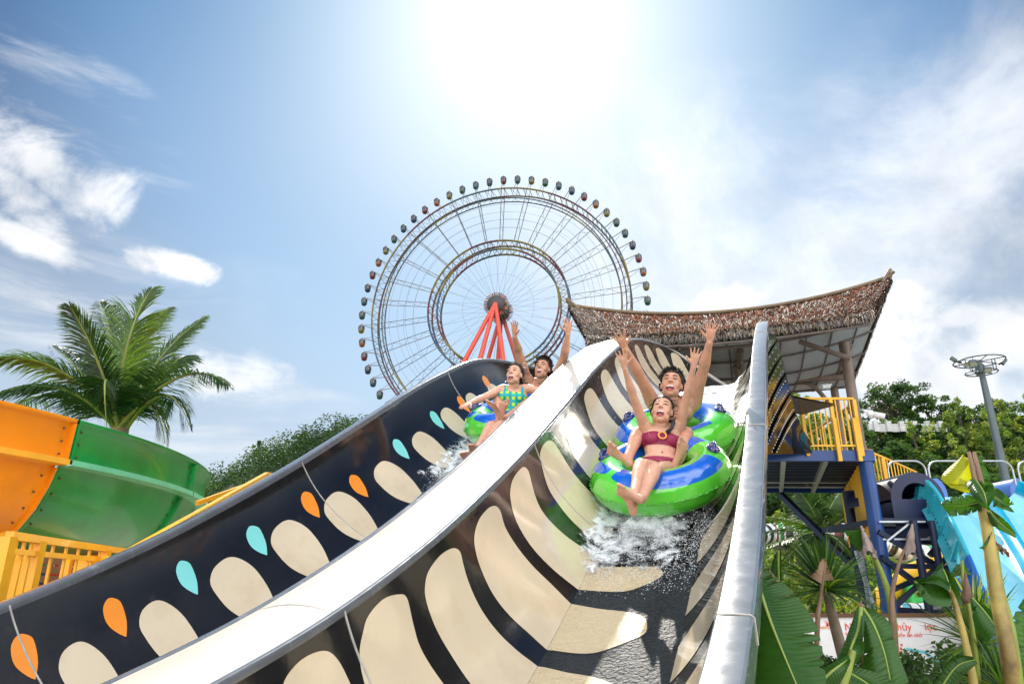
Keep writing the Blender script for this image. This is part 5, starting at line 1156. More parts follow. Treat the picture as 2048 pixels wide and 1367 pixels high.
blade_('leaf', b6, A([(1950, 905, 4.45), (1958, 940, 4.4), (1968, 980, 4.35)]), A([(1962, 912, 4.45), (1982, 955, 4.4), (1995, 985, 4.35)]), None, banL, .02, .1, 21, 14, 0)
blade_('leaf', b6, A([(1953, 962, 4.3), (1968, 985, 4.15), (1975, 1018, 4.1)]), A([(1930, 968, 4.25), (1948, 995, 4.15), (1968, 1015, 4.1)]), A([(1953, 958, 4.3), (1982, 975, 4.2), (1992, 985, 4.15), (1978, 1012, 4.1)]), banL, .03, .0, 22, 12, .006)
blade_('leaf', b6, A([(1966, 1000, 4.2), (1925, 1010, 4.25), (1882, 1008, 4.3)]), A([(1955, 988, 4.2), (1915, 990, 4.25), (1882, 1003, 4.3)]), A([(1962, 1020, 4.2), (1928, 1028, 4.25), (1898, 1033, 4.3)]), banL, .02, .02, 23, 14, .005)
blade_('leaf', b6, A([(1972, 985, 4.2), (2000, 1000, 4.25), (2024, 1018, 4.3)]), A([(1975, 965, 4.2), (2002, 980, 4.25), (2028, 1005, 4.3)]), A([(1985, 1012, 4.2), (2008, 1018, 4.25), (2020, 1022, 4.3)]), banL, .02, .06, 24, 12, .005)
blade_('leaf', b6, A([(1978, 1020, 4.1), (2000, 1045, 4.15), (2032, 1070, 4.2)]), A([(1972, 1020, 4.1), (1985, 1050, 4.15), (2020, 1068, 4.2)]), A([(1982, 1018, 4.1), (2012, 1040, 4.15), (2034, 1068, 4.2)]), banL, .02, 0, 25, 12, .005)
blade_('leaf', b6, A([(1984, 1060, 4.1), (1975, 1085, 4.1), (1962, 1095, 4.12)]), A([(1978, 1070, 4.1), (1965, 1090, 4.1), (1958, 1093, 4.12)]), A([(1986, 1075, 4.1), (1982, 1095, 4.1), (1966, 1098, 4.12)]), banL, .01, 0, 26, 8, 0)
crumple(b6, A([(1990, 1080, 4.1), (2000, 1092, 4.08), (2010, 1100, 4.06)]), .03, 27)
blade_('leaf', b6, A([(1868, 1420, 4.2), (1885, 1370, 4.2), (1915, 1330, 4.2), (1950, 1318, 4.2)]), A([(1850, 1420, 4.2), (1868, 1360, 4.2), (1905, 1312, 4.2), (1950, 1312, 4.2)]), A([(1890, 1425, 4.2), (1905, 1385, 4.2), (1930, 1350, 4.2), (1952, 1325, 4.2)]), banL, .02, .03, 29, 14, .006)
blade_('leaf', b6, A([(2060, 1180, 4.3), (2052, 1250, 4.2), (2056, 1330, 4.1)]), A([(2058, 1180, 4.3), (2024, 1240, 4.2), (2022, 1330, 4.1)]), A([(2062, 1180, 4.3), (2080, 1250, 4.2), (2090, 1330, 4.1)]), banL, .02, .03, 30, 14, .006)
# spiky plants: thin strap leaves from one heart
def spiky(label, c, n, L_, w_, mt, seed, lean=.2, trunk=None, hang=.35):
    rnd = random.Random(seed); t = thing('spiky_plant', label, 'spiky plant', c); m = MB()
    for i in range(n):
        a = rnd.uniform(0, 2 * pi); el = rnd.uniform(-.3, 1.45); d = V(cos(a) * cos(el), sin(a) * cos(el), sin(el)); q = Vector(c); L2 = L_ * rnd.uniform(.6, 1.1); pts = [q]
        dd = d.copy()
        for k in range(5): dd = (dd + V(0, 0, -hang * rnd.uniform(.1, .5) * (k / 3))).normalized(); q = q + dd * L2 / 5; pts.append(q)
        s_ = d.cross(V(rnd.gauss(0, .4), rnd.gauss(0, .4), 1)).normalized(); vs = []; 
        for k, p in enumerate(pts): ww = w_ * (.6, 1, 1, .8, .5, .06)[k]; vs += [p - s_ * ww, p + s_ * ww]
        m.add(vs, [(2 * k, 2 * k + 1, 2 * k + 3, 2 * k + 2) for k in range(5)], rnd.choice([0, 0, 1]))
    m.build('strap_leaves', mt, t)
    if trunk: k_ = MB(); k_.tube(trunk, [.035, .05, .06], 10); k_.build('trunk', trunkm, t)
    return t
spd = mat('strap_leaf_dark', (.03, .095, .02), .35, var=.2, trans=.35); spl = mat('strap_leaf_light', (.12, .22, .03), .35, var=.2, trans=.45)
c1 = at(1652, 1178, 6.4); spiky('dark spiky plant with long strap leaves and a bare trunk under the palm', c1, 190, .62, .011, [spd, spl], 3, trunk=[c1, at(1670, 1250, 6.4), at(1700, 1360, 6.3)])
c2_ = at(1960, 1290, 5.2); spiky('yellow green spiky plant around the foot of the tan banana stalk', c2_, 120, .55, .010, [spl, spd], 4)
c3 = at(1950, 1225, 6.5); spiky('bright yellow spiky plant behind the tall banana stalk', c3, 90, .42, .011, [mat('strap_leaf_yellow', (.30, .34, .03), .4, var=.2, trans=.5), spl], 5)
c4 = at(1560, 1290, 5.8); spiky('small spiky plant behind the huge banana leaf', c4, 70, .4, .009, [spd, spl], 6)
c5 = at(2010, 1380, 4.6); spiky('spiky plant low in the right corner', c5, 90, .45, .010, [spl, spd], 8)
# ================================================================ RING TUBES AND RIDERS
K_ = 1.15
tgrn = mat('tube_vinyl_green', (.08, .52, .03), .12, coat=1, var=.06, vscale=4, bump=.12, bscale=9, bdist=.012, trans=.15)
tpat = mat('tube_vinyl', (.05, .46, .025), .12, coat=1, var=0, bump=.12, bscale=9, bdist=.012)
t_ = tpat.node_tree; b_ = t_.nodes['Principled BSDF']; at_ = t_.nodes.new('ShaderNodeAttribute'); at_.attribute_name = 'blue'
r_ = t_.nodes.new('ShaderNodeMapRange'); r_.inputs[1].default_value = -.004; r_.inputs[2].default_value = .004; t_.links.new(at_.outputs['Fac'], r_.inputs[0])
x_ = t_.nodes.new('ShaderNodeMix'); x_.data_type = 'RGBA'; t_.links.new(r_.outputs[0], x_.inputs[0]); x_.inputs[6].default_value = (.10, .62, .035, 1); x_.inputs[7].default_value = (.008, .13, .62, 1); t_.links.new(x_.outputs[2], b_.inputs['Base Color'])
b_.inputs['Subsurface Weight'].default_value = .12; b_.inputs['Subsurface Radius'].default_value = (.03, .06, .02)
tnavy = mat('handle_navy', (.006, .018, .14), .15, coat=1, var=.1)
def ringtube(par, O, X, Y, Z, R, r, ph=0.0):
    """one inflated ring: centre O, axes X (across), Y (uphill), Z (up), ring radius R, tube radius r"""
    m = MB(); n, k = 200, 48; vals = []
    for i in range(n):
        a = 2 * pi * i / n; d = X * cos(a) + Y * sin(a)
        for j in range(k):
            b = 2 * pi * j / k; rr = r * (1 + .012 * sin(a * 24) * max(0, cos(b)) )
            if abs(b - pi * 0) < .01: rr = r * 1.045 + .003 * sin(i * 1.7)
            m.v.append(tuple(O + d * (R + rr * cos(b)) + Z * (rr * sin(b))))
            aa = (a - ph) % (2 * pi); bt = b if b < pi else b - 2 * pi            # bt: 0 outer seam, pi/2 top, pi inner
            inner = cos(b)
            # long blue band on the downhill side, wedge on the left, patch at the right
            f1 = min(.62 - abs(aa - 4.95) , 1.0) ; w1 = min(1.25 - .55 * (aa - 4.4) * 1.0, 1.6)
            band = min(1.02 - abs(aa - 5.05), .50 - abs(bt - (1.15 + .10 * sin(aa * 2.0) + (.55 if aa < 4.5 else 0) * (4.5 - aa))))
            left = min(.55 - abs(aa - 2.55), .9 - abs(bt - 1.7)); sw = min(.30 - abs(aa - 3.55), .30 - abs(bt - 1.1 - .8 * (aa - 3.5)))
            rgt = min(.42 - abs(aa - .95), .6 - abs(bt - 1.9))
            vals.append(max(band, left, sw, rgt))
    for i in range(n):
        for j in range(k):
            a, b = i * k + j, i * k + (j + 1) % k; c, d = ((i + 1) % n) * k + (j + 1) % k, ((i + 1) % n) * k + j
            m.f.append((a, b, c, d)); m.m.append(0); m.sm.append(True)
    o = m.build('ring', tpat, par); A_ = o.data.attributes.new('blue', 'FLOAT', 'POINT'); A_.data.foreach_set('value', vals)
    s_ = MB(); P = [O + (X * cos(a) + Y * sin(a)) * (R + r * (1.03 + .035 * sin(a * 70))) + Z * (.004 * sin(a * 41)) for a in [2 * pi * i / 280 for i in range(281)]]; s_.tube(P, .0065, 6); s_.build('weld_seam', tgrn, par)
    fl = MB(); fl.lathe([(.001, -.015), (R - r * .55, -.015), (R - r * .55, -.03), (.001, -.03)], O - Z * r * .55, 40, 0, Matrix((X, Y, Z)).transposed()); fl.build('tube_floor', tnavy, par)
    return o
def handle(par, O, X, Y, Z, R, r, a, b=1.15):
    d = X * cos(a) + Y * sin(a); tg = (Y * cos(a) - X * sin(a)); n = (d * cos(b) + Z * sin(b)).normalized(); p = O + d * (R + r * cos(b)) + Z * (r * sin(b))
    u = n.cross(tg).normalized(); m = MB(); M = Matrix((u, tg, n)).transposed(); m.ball(p + n * .004, (.060, .105, .024), 10, 0, M)
    for s_ in (-1, 1): m.ball(p + tg * .075 * s_ + n * .014, (.034, .026, .018), 6, 0, M)
    m.tube([p + tg * -.075 + n * .01, p + tg * -.05 + n * .042, p + n * .050, p + tg * .05 + n * .042, p + tg * .075 + n * .01], .016, 10)
    m.build('handle', tnavy, par)
def frame_at(s, o, b):
    O = Vector(railpt(s, o, b)); T = (Vector(railpt(s + .1, o, b)) - Vector(railpt(s - .1, o, b))).normalized(); X = (Vector(railpt(s, o + .1, b)) - Vector(railpt(s, o - .1, b))).normalized(); Z = X.cross(T).normalized(); return O, X, T, Z
def double_tube(label, s, o, b, R, r, gap, tilt=0.0):
    O, X, Y, Z = frame_at(s, o, b); M = Matrix.Rotation(tilt, 3, Y); X = M @ X; Z = M @ Z
    t = thing('double_tube', label, 'inflatable tube', O - Z * r)
    O2, X2, Y2, Z2 = frame_at(s + gap, o + .02, b)
    ringtube(t, O, X, Y, Z, R, r); ringtube(t, O2, X2, Y2, Z2, R, r, 4.4)
    for a in (.12, 3.02, -.35 + 0): 
        if a > -.2: handle(t, O, X, Y, Z, R, r, a, 1.25)
    for a in (.25, 2.9): handle(t, O2, X2, Y2, Z2, R, r, a, 1.3)
    return t
double_tube('bright green and blue double ring tube carrying the burgundy bikini rider in the near lane', 5.98, -1.24, .60, .43, .19, .82)
double_tube('green and blue double ring tube half hidden by the ivory divider in the far lane', 7.58, -3.30, .52, .44, .19, .82, -.06)
# ---------------------------------------------------------------- bodies
def cap_limb(m, pts, rad, n=14, flat=None):
    """closed tapered limb with rounded ends through pts"""
    pts = [Vector(p) for p in pts]; P = []; Rr = []
    for i in range(len(pts) - 1):
        for k in range(6):
            t = k / 6; P.append(epath(i + t, pts)); Rr.append(rad[i] + (rad[i + 1] - rad[i]) * t)
    P.append(pts[-1]); Rr.append(rad[-1])
    m.tube(P, Rr, n); m.ball(P[0], Rr[0] * .995, 6); m.ball(P[-1], Rr[-1] * .995, 6)
def loft(m, secs, n=22):
    """closed body of elliptical sections: (centre, half-width vector, half-depth vector), ends domed"""
    rows = []; S_ = []
    for i in range(len(secs) - 1):
        for k in range(5):
            t = k / 5; t2 = t * t * (3 - 2 * t) * .5 + t * .5; S_.append(tuple(epath(i + t, [Vector(s[j]) for s in secs]) if j == 0 else Vector(secs[i][j]).lerp(Vector(secs[i + 1][j]), t2) for j in range(3)))
    S_.append(tuple(Vector(x) for x in secs[-1]))
    for c, a, b in S_: rows.append([c + a * cos(2 * pi * k / n) * (1 if abs(cos(2 * pi * k / n)) < .9 else .98) + b * sin(2 * pi * k / n) for k in range(n)])
    m.grid(rows, 0, True); m.add(rows[0], [tuple(range(n))[::-1]]); m.add(rows[-1], [tuple(range(n))])
def hand(m, w, d, nrm, thumb, k, curl=.12, spread=1.0):
    """w wrist, d direction of the fingers, nrm palm normal (out of the palm), thumb = direction of the thumb side"""
    d = d.normalized(); nrm = (nrm - d * nrm.dot(d)).normalized(); s = d.cross(nrm); s = s if s.dot(thumb) > 0 else -s
    kn = w + d * .088 * k
    loft(m, [(w - d * .01 * k, s * .026 * k, nrm * .019 * k), (w + d * .03 * k, s * .034 * k, nrm * .017 * k), (w + d * .065 * k, s * .040 * k, nrm * .015 * k), (kn, s * .040 * k, nrm * .0115 * k)], 14)
    for i, (off, L_, an) in enumerate(((.031, .070, .20), (.011, .079, .05), (-.010, .073, -.10), (-.030, .057, -.28))):
        a = an * spread; b = kn + s * off * k - d * .006 * k; dd = (d * cos(a) + s * sin(a)).normalized(); c1 = curl * (1 + .25 * i)
        p1 = b + dd * L_ * .45 * k; d2 = (dd + nrm * c1).normalized(); p2 = p1 + d2 * L_ * .30 * k; d3 = (d2 + nrm * c1).normalized(); p3 = p2 + d3 * L_ * .25 * k
        cap_limb(m, [b, p1, p2, p3], [.0098 * k, .0090 * k, .0082 * k, .0070 * k], 10)
    b = w + d * .028 * k + s * .026 * k; dd = (s * .78 + d * .62 + nrm * .18).normalized(); p1 = b + dd * .034 * k; d2 = (dd + d * .35).normalized(); cap_limb(m, [b - dd * .01, p1, p1 + d2 * .036 * k], [.0145 * k, .0115 * k, .0085 * k], 10)
def foot(m, ankle, heel, toe, sole, k, big):
    """heel and toe points of the sole, sole = normal out of the sole, big = side of the big toe"""
    d = (toe - heel).normalized(); L_ = .245 * k; sole = (sole - d * sole.dot(d)).normalized(); s = d.cross(sole); s = s if s.dot(big) > 0 else -s
    h = heel; up = -sole
    loft(m, [(h + up * .022 * k - d * .012 * k, s * .016 * k, up * .016 * k), (h + up * .028 * k + d * .012 * k, s * .031 * k, up * .028 * k), (h + up * .034 * k + d * .07 * k, s * .028 * k, up * .030 * k), (h + up * .026 * k + d * .13 * k - s * .004 * k, s * .036 * k, up * .020 * k), (h + up * .018 * k + d * .175 * k, s * .045 * k, up * .014 * k), (h + up * .014 * k + d * .195 * k, s * .042 * k, up * .010 * k)], 16)
    cap_limb(m, [ankle, (ankle + h) * .5 + up * .02 * k + d * .01 * k, h + up * .035 * k + d * .02 * k], [.037 * k, .036 * k, .030 * k])
    for i, (off, L2, r) in enumerate(((.033, .044, .0145), (.012, .040, .0098), (-.006, .036, .0092), (-.023, .031, .0086), (-.038, .025, .0084))):
        b = h + up * .014 * k + d * (.190 - .006 * i) * k + s * off * k; cap_limb(m, [b, b + d * L2 * .6 * k + up * .003 * k, b + d * L2 * k + sole * .003], [r * k, r * .95 * k, r * .9 * k], 10)
def head(m, chin, top, fwd, neck, k, jaw=.04, wide=1.0):
    H = (top - chin).length; up = (top - chin).normalized(); fwd = (fwd - up * fwd.dot(up)).normalized(); x = up.cross(fwd)
    M = Matrix((x, fwd, up)).transposed(); q = lambda a, b, c: chin + (x * a + fwd * b + up * c) * H
    def e(c, r): m.ball(q(*c), tuple(v * H for v in r), 12, 0, M)
    e((0, -.17, .66), (.315 * wide, .38, .34)); e((0, -.04, .48), (.285 * wide, .30, .36)); e((0, -.01, .26), (.225 * wide, .26, .22)); e((0, .10, .07), (.12, .11, .085)); e((0, .05, .17), (.20 * wide, .19, .16))
    for s in (-1, 1):
        e((.135 * s, .10, .40), (.12, .11, .15)); e((.10 * s, .200, .585), (.11, .045, .045)); e((.305 * wide * s, -.15, .47), (.035, .085, .115)); e((.047 * s, .275, .40), (.032, .035, .026)); e((.17 * s, -.03, .20), (.08, .15, .13))
    m.tube([q(0, .21, .60), q(0, .275, .50), q(0, .315, .425)], [.028 * H, .034 * H, .042 * H], 10); m.ball(q(0, .31, .41), (.042 * H,) * 3, 6)
    cap_limb(m, [q(0, -.20, .25), q(0, -.22, .02), neck], [.20 * H * wide, .195 * H * wide, .24 * H * wide])
    return q, M, H
def remesh(m, name, mt, par, vox=.0056, it=4):
    o = m.build(name, mt, None); md = o.modifiers.new('r', 'REMESH'); md.mode = 'VOXEL'; md.voxel_size = vox; md.use_smooth_shade = True
    sm = o.modifiers.new('s', 'SMOOTH'); sm.iterations = it; sm.factor = .5
    me = bpy.data.meshes.new_from_object(o.evaluated_get(bpy.context.evaluated_depsgraph_get())); bpy.data.objects.remove(o)
    me.materials.clear(); me.materials.append(mt); o = bpy.data.objects.new(name, me); S.collection.objects.link(o); me.polygons.foreach_set('use_smooth', [True] * len(me.polygons))
    if par is not None: o.parent = par; o.matrix_parent_inverse = par.matrix_world.inverted()
    return o
def skin_part(body, name, mt, par, cond, off=.004, thick=None):
    """clothing or hair: the patch of the body's surface where cond holds, lifted off it"""
    me = body.data; keep = [f for f in me.polygons if cond(me.vertices, f)]
    idx = {}; vs = []; fs = []
    for f in keep:
        r = []
        for i in f.vertices:
            if i not in idx:
                v = me.vertices[i]; idx[i] = len(vs); k = off(v.co) if callable(off) else off; vs.append(v.co + v.normal * k)
            r.append(idx[i])
        fs.append(tuple(r))
    if not fs: return None
    m = MB(); m.add(vs, fs); return m.build(name, mt, par)
skinF = mat('skin_fair', (.64, .345, .235), .48, var=.10, vscale=16, sub=.12, coat=.08, rvar=.12, spec=.5, bump=.08, bscale=60, bdist=.003)
skinM = mat('skin_tan', (.56, .285, .185), .48, var=.12, vscale=16, sub=.10, coat=.08, rvar=.12, spec=.5, bump=.08, bscale=60, bdist=.003)
hairm = mat('black_hair', (.014, .010, .009), .38, var=.3, vscale=30, bump=.5, bscale=90, bdist=.004)
mouthm = mat('mouth_dark', (.10, .012, .012), .5, var=.1); lipm = mat('lips', (.55, .12, .11), .35, var=.05); toothm = mat('teeth', (.78, .76, .70), .3, var=.02); tonguem = mat('tongue', (.5, .12, .12), .4); eyem = mat('lash_line', (.015, .010, .010), .5)
nipm = mat('areola', (.28, .10, .08), .5)
burg = mat('burgundy_fabric', (.25, .008, .055), .6, var=.12, vscale=14, bump=.5, bscale=45, bdist=.004); goldm = mat('ring_buckle', (.75, .28, .04), .3, coat=.5)
# plaid swimsuit
plaid = mat('plaid_fabric', (.1, .6, .3), .55, var=0, bump=.2, bscale=60, bdist=.002)
t_ = plaid.node_tree; b_ = t_.nodes['Principled BSDF']; g_ = t_.nodes.new('ShaderNodeTexCoord'); sp = t_.nodes.new('ShaderNodeSeparateXYZ'); t_.links.new(g_.outputs['Object'], sp.inputs[0])
def pm(op, a, b=None):
    n = t_.nodes.new('ShaderNodeMath'); n.operation = op
    for i, v in enumerate((a, b)):
        if v is None: continue
        if isinstance(v, (int, float)): n.inputs[i].default_value = v
        else: t_.links.new(v, n.inputs[i])
    return n.outputs[0]
def pmix(f, a, b):
    n = t_.nodes.new('ShaderNodeMix'); n.data_type = 'RGBA'; t_.links.new(f, n.inputs[0])
    for i, v in ((6, a), (7, b)):
        if isinstance(v, tuple): n.inputs[i].default_value = v
        else: t_.links.new(v, n.inputs[i])
    return n.outputs[2]
sx_, sz_ = pm('SINE', pm('MULTIPLY', sp.outputs['X'], 88)), pm('SINE', pm('MULTIPLY', sp.outputs['Z'], 84))
c_ = pmix(pm('GREATER_THAN', pm('MULTIPLY', pm('ADD', sx_, 1), pm('ADD', sz_, 1)), 1.9), (.01, .50, .22, 1), (.52, .70, .02, 1)); c_ = pmix(pm('LESS_THAN', sx_, -.62), c_, (.0, .28, .42, 1)); c_ = pmix(pm('LESS_THAN', sz_, -.75), c_, (.0, .34, .40, 1))
t_.links.new(c_, b_.inputs['Base Color'])
def person(label, loc, J, sex, k, skin, gap=1.0):
    """J: joints in world space. Returns thing, body and head frame"""
    t = thing('person', label, 'person', loc); m = MB(); f = sex == 'F'
    up = (J['neck'] - J['pelvis']).normalized(); side = (J['shR'] - J['shL']).normalized(); dep = side.cross(up).normalized(); dep = dep if dep.dot(V(0, -1, 0)) > 0 else -dep
    side = up.cross(dep); side = side if side.dot(J['shR'] - J['shL']) > 0 else -side; W = (J['shR'] - J['shL']).length / 2
    P, Wa, Ch, Nk = J['pelvis'], J['waist'], J['chest'], J['neck']
    if f: secs = [(P - up * .09 * k, .11, .08), (P, .165, .105), (P + up * .07 * k, .155, .10), (Wa, .125, .083), (Wa.lerp(Ch, .5), .138, .095), (Ch, .150, .105), (Ch.lerp(Nk, .55), .150, .085), (Nk - up * .015 * k, .085, .06), (Nk + up * .02 * k, .05, .05)]
    else: secs = [(P - up * .09 * k, .11, .08), (P, .165, .105), (P + up * .07 * k, .155, .10), (Wa, .140, .092), (Wa.lerp(Ch, .5), .160, .105), (Ch, .182, .115), (Ch.lerp(Nk, .55), .185, .098), (Nk - up * .015 * k, .11, .07), (Nk + up * .02 * k, .058, .058)]
    loft(m, [(c, side * a * k, dep * b * k) for c, a, b in secs])
    if f:
        for s in (-1, 1): m.ball(Ch + side * s * .070 * k + dep * .066 * k - up * .005, (.070 * k, .052 * k, .060 * k), 10, 0, Matrix((side, dep, up)).transposed())
    else:
        for s in (-1, 1): m.ball(Ch + side * s * .082 * k + dep * .062 * k + up * .02 * k, (.090 * k, .052 * k, .062 * k), 10, 0, Matrix((side, dep, up)).transposed())
    A_ = (.050, .040, .043, .036, .026, .022) if f else (.066, .053, .054, .046, .034, .027)
    for s in 'LR':
        sh, el, wr = J['sh' + s], J['el' + s], J['wr' + s]; inn = Ch.lerp(Nk, .45).lerp(sh, .45)
        cap_limb(m, [inn, sh, sh.lerp(el, .5), el, el.lerp(wr, .3), el.lerp(wr, .7), wr], [A_[0] * 1.25 * k, A_[0] * 1.05 * k, A_[1] * 1.04 * k, A_[2] * .86 * k, A_[3] * 1.06 * k, A_[4] * k, A_[5] * k])
        cap_limb(m, [Ch + side * (.11 if s == 'R' else -.11) * k + up * .0, sh.lerp(Ch, .25), sh.lerp(el, .25)], [A_[0] * 1.2 * k, A_[0] * 1.15 * k, A_[1] * .95 * k])       # armpit and lat
        hd, hn, th = J['hand' + s]; hand(m, wr + hd.normalized() * .012 * k, hd, hn, th, k * (.94 if f else 1.05), J.get('curl', .1), J.get('spread', 1.2))
        hp, kn, an = J['hip' + s], J['kn' + s], J['an' + s]; Lg = (.082, .070, .050, .054, .052, .034) if f else (.086, .076, .056, .056, .056, .038)
        cap_limb(m, [hp, hp.lerp(kn, .45), kn.lerp(hp, .1), kn, kn.lerp(an, .3), kn.lerp(an, .65), an], [Lg[0] * k, Lg[1] * k, Lg[2] * 1.02 * k, Lg[2] * k, Lg[4] * k, Lg[5] * 1.12 * k, Lg[5] * k], 16)
        if 'ft' + s in J: he, to, so, bg_ = J['ft' + s]; foot(m, an, he, to, so, k * (.94 if f else 1.06), bg_)
    q, M, H = head(m, J['chin'], J['top'], J['fwd'], Nk + up * .0, k, wide=.96 if f else 1.0)
    body = remesh(m, 'body', skin, t)
    # face
    fw = M @ V(0, 1, 0); mo = q(0, .205, .205)
    mw_, mh_ = J.get('mouth', (1, 1)); mm = MB(); mm.ball(mo, (.108 * H * mw_, .05 * H, .098 * H * mh_), 10, 0, M); mm.build('open_mouth', mouthm, body)
    lm_ = MB(); lm_.tube([q(.112 * mw_ * cos(a), .225 - .05 * abs(cos(a)) ** 2 + .012, .205 + .102 * mh_ * sin(a)) for a in [2 * pi * i / 28 for i in range(29)]], .0165 * H, 8, caps=False); lm_.build('lips', lipm, body)
    tm_2 = MB(); tm_2.tube([q(.075 * mw_ * sin(a), .245 - .035 * (1 - cos(a)), .205 + .065 * mh_ - .018 * (1 - cos(a))) for a in [-1.2 + 2.4 * i / 12 for i in range(13)]], .024 * H, 8); tm_2.build('teeth', toothm, body)
    tn = MB(); tn.ball(q(0, .215, .145), (.062 * H, .045 * H, .030 * H), 8, 0, M); tn.build('tongue', tonguem, body)
    for s in (-1, 1):
        em = MB(); em.tube([q(s * (.065 + .105 * i / 8), .262 - .050 * (i / 8) ** 1.6, .508 + .020 * sin(pi * i / 8)) for i in range(9)], [.006 * H + .006 * H * sin(pi * i / 8) for i in range(9)], 6); em.build('eye', eyem, body)
        bm_ = MB(); bm_.tube([q(s * (.060 + .135 * i / 8), .278 - .06 * (i / 8) ** 1.6, .600 + .030 * sin(pi * (i / 8) * .8) - .008 * (i / 8)) for i in range(9)], [.007 * H + (.010 if not f else .005) * H * sin(pi * (i + 2) / 11) for i in range(9)], 6); bm_.build('eyebrow', hairm, body)
    return t, body, q, M, H, (P, Wa, Ch, Nk, up, side, dep)
def hloc(p, M, chin, H): r = M.transposed() @ (p - chin); return r / H
def hairdo(t, body, J, M, H, q, style, seed):
    rnd = random.Random(seed); chin = J['chin']; mw = body.matrix_world
    def cond(vs, f):
        c = sum((vs[i].co for i in f.vertices), Vector()) / len(f.vertices); r = hloc(mw @ c, M, chin, H)
        if r.z > 1.3 or r.length > 1.6 or abs(r.x) > .42 or r.y > .45 or r.y < -.8: return False
        line = .80 - .55 * max(0, (.12 - r.y)) * 1.35 if style != 'short' else .78 - .55 * max(0, (.12 - r.y)) * 1.3
        if abs(r.x) > .20: line -= .9 * (abs(r.x) - .20) * (1 if r.y < .12 else .5)
        if r.y < -.10: line = min(line, .50); 
        if r.y < -.2: line = .28 if style != 'short' else .30
        return r.z > line and r.z > .2
    skin_part(body, 'hair', hairm, body, cond, (lambda p: .011 + .007 * noise.noise(p * 34)) if style != 'short' else (lambda p: .014 + .010 * noise.noise(p * 55)))
    if style != 'short':
        m = MB()
        for i in range(90):
            a = rnd.uniform(0, 2 * pi); d = V(cos(a), rnd.uniform(-1, .5), sin(a) * .9 + .25).normalized(); p = q(.30 * d.x, -.17 + .36 * d.y, .66 + .33 * d.z)
            if d.z < -.2 or (p - q(0, .2, .5)).length < .30 * H: continue
            e = (M @ V(d.x, -.4 + rnd.gauss(0, .3), d.z * .4 - .3)).normalized(); w_ = M @ d; m.tube([p, p + w_ * .014 + e * .03, p + w_ * .010 + e * rnd.uniform(.05, .09) - V(0, 0, .015)], [.0028, .002, .0005], 4, caps=False)
        m.build('loose_strands', hairm, body)
    if style == 'short':
        m = MB()
        for i in range(420):
            a = rnd.uniform(0, 2 * pi); b = rnd.uniform(.0, 1.45); d = V(sin(b) * cos(a), sin(b) * sin(a), cos(b)); y = -.17 + .38 * d.y; z = .66 + .34 * d.z
            if y > .13 and z < .86: continue
            if z < .60 + (.0 if y < 0 else .2): continue
            p = q(.315 * d.x, y, z); n_ = (M @ d).normalized(); e = (n_ + M @ V(rnd.gauss(0, .3), .45 + rnd.gauss(0, .3), .25)).normalized()
            m.tube([p, p + e * .028, p + e * rnd.uniform(.035, .055) + (M @ V(0, 1, 0)) * .006], [.008, .006, .001], 5, caps=False)
        m.build('hair_tufts', hairm, body)
RX = V(1, 0, 0)
def cam_dir(p): return (V(0, 0, CAMZ) - p).normalized()
# near lane, front: woman in burgundy bikini
a = at; toC = cam_dir(a(1320, 880, 6.3))
J = dict(pelvis=a(1322, 934, 6.30), waist=a(1321, 912, 6.36), chest=a(1320, 885, 6.45), neck=a(1323, 853, 6.56), chin=a(1320, 845, 6.44), top=a(1328, 790, 6.62), fwd=toC + V(-.12, 0, .15),
         shL=a(1292, 857, 6.53), shR=a(1357, 855, 6.53), elL=a(1267, 795, 6.42), elR=a(1374, 792, 6.42), wrL=a(1250, 736, 6.30), wrR=a(1387, 733, 6.30),
         handL=(a(1243, 703, 6.26) - a(1250, 736, 6.30), toC, V(1, 0, 0)), handR=(a(1393, 695, 6.26) - a(1387, 733, 6.30), toC, V(-1, 0, 0)),
         hipL=a(1308, 940, 6.24), hipR=a(1337, 940, 6.24), knL=a(1281, 929, 5.76), knR=a(1310, 938, 5.74), anL=a(1269, 984, 5.36), anR=a(1284, 996, 5.36),
         ftL=(a(1268, 1030, 5.27), a(1256, 1000, 5.22), toC + V(0, 0, -.3), V(-1, 0, 0)), ftR=(a(1284, 1004, 5.22), a(1250, 986, 5.18), toC + V(0, 0, -.3), V(0, 0, 1)), curl=.07, spread=1.25)
t, body, q, M, H, (P, Wa, Ch, Nk, up, side, dep) = person('screaming woman in burgundy bandeau bikini with both arms raised, legs crossed in the near tube', a(1322, 950, 6.3), J, 'F', K_ * .96, skinF)
hairdo(t, body, J, M, H, q, 'pulled', 1)
pt = MB(); rr_ = random.Random(4)
for i in range(46):
    o_ = V(rr_.gauss(0, .009), rr_.uniform(-.01, .012), rr_.uniform(-.01, .01)); pt.tube([q(.27, -.10, .18) + o_, a(1347, 843, 6.42) + o_, a(1343, 856, 6.38) + o_, a(1337 - rr_.uniform(-2, 6), 866 + rr_.uniform(-6, 3), 6.36) + o_ * .6], [.005, .006, .005, .001], 4)
pt.build('ponytail', hairm, body)
def torso_cond(lo, hi, P=P, up=up, side=side, dep=dep, w=.215, frontdip=0.0):
    def c(vs, f):
        p = sum((vs[i].co for i in f.vertices), Vector()) / len(f.vertices); p = body.matrix_world @ p; r = p - P; z = r.dot(up); x = r.dot(side); y = r.dot(dep)
        return lo - frontdip * (1 if y > 0 else 0) * min(1, abs(x) * 8) * 0 < z < hi - (.018 * (1 - min(1, abs(x) / .06)) if y > 0 else 0) and abs(x) < w and -.25 < y < .25
    return c
zc = (Ch - P).dot(up)
skin_part(body, 'bandeau_top', burg, body, torso_cond(zc - .075, zc + .062, w=.19), .005)
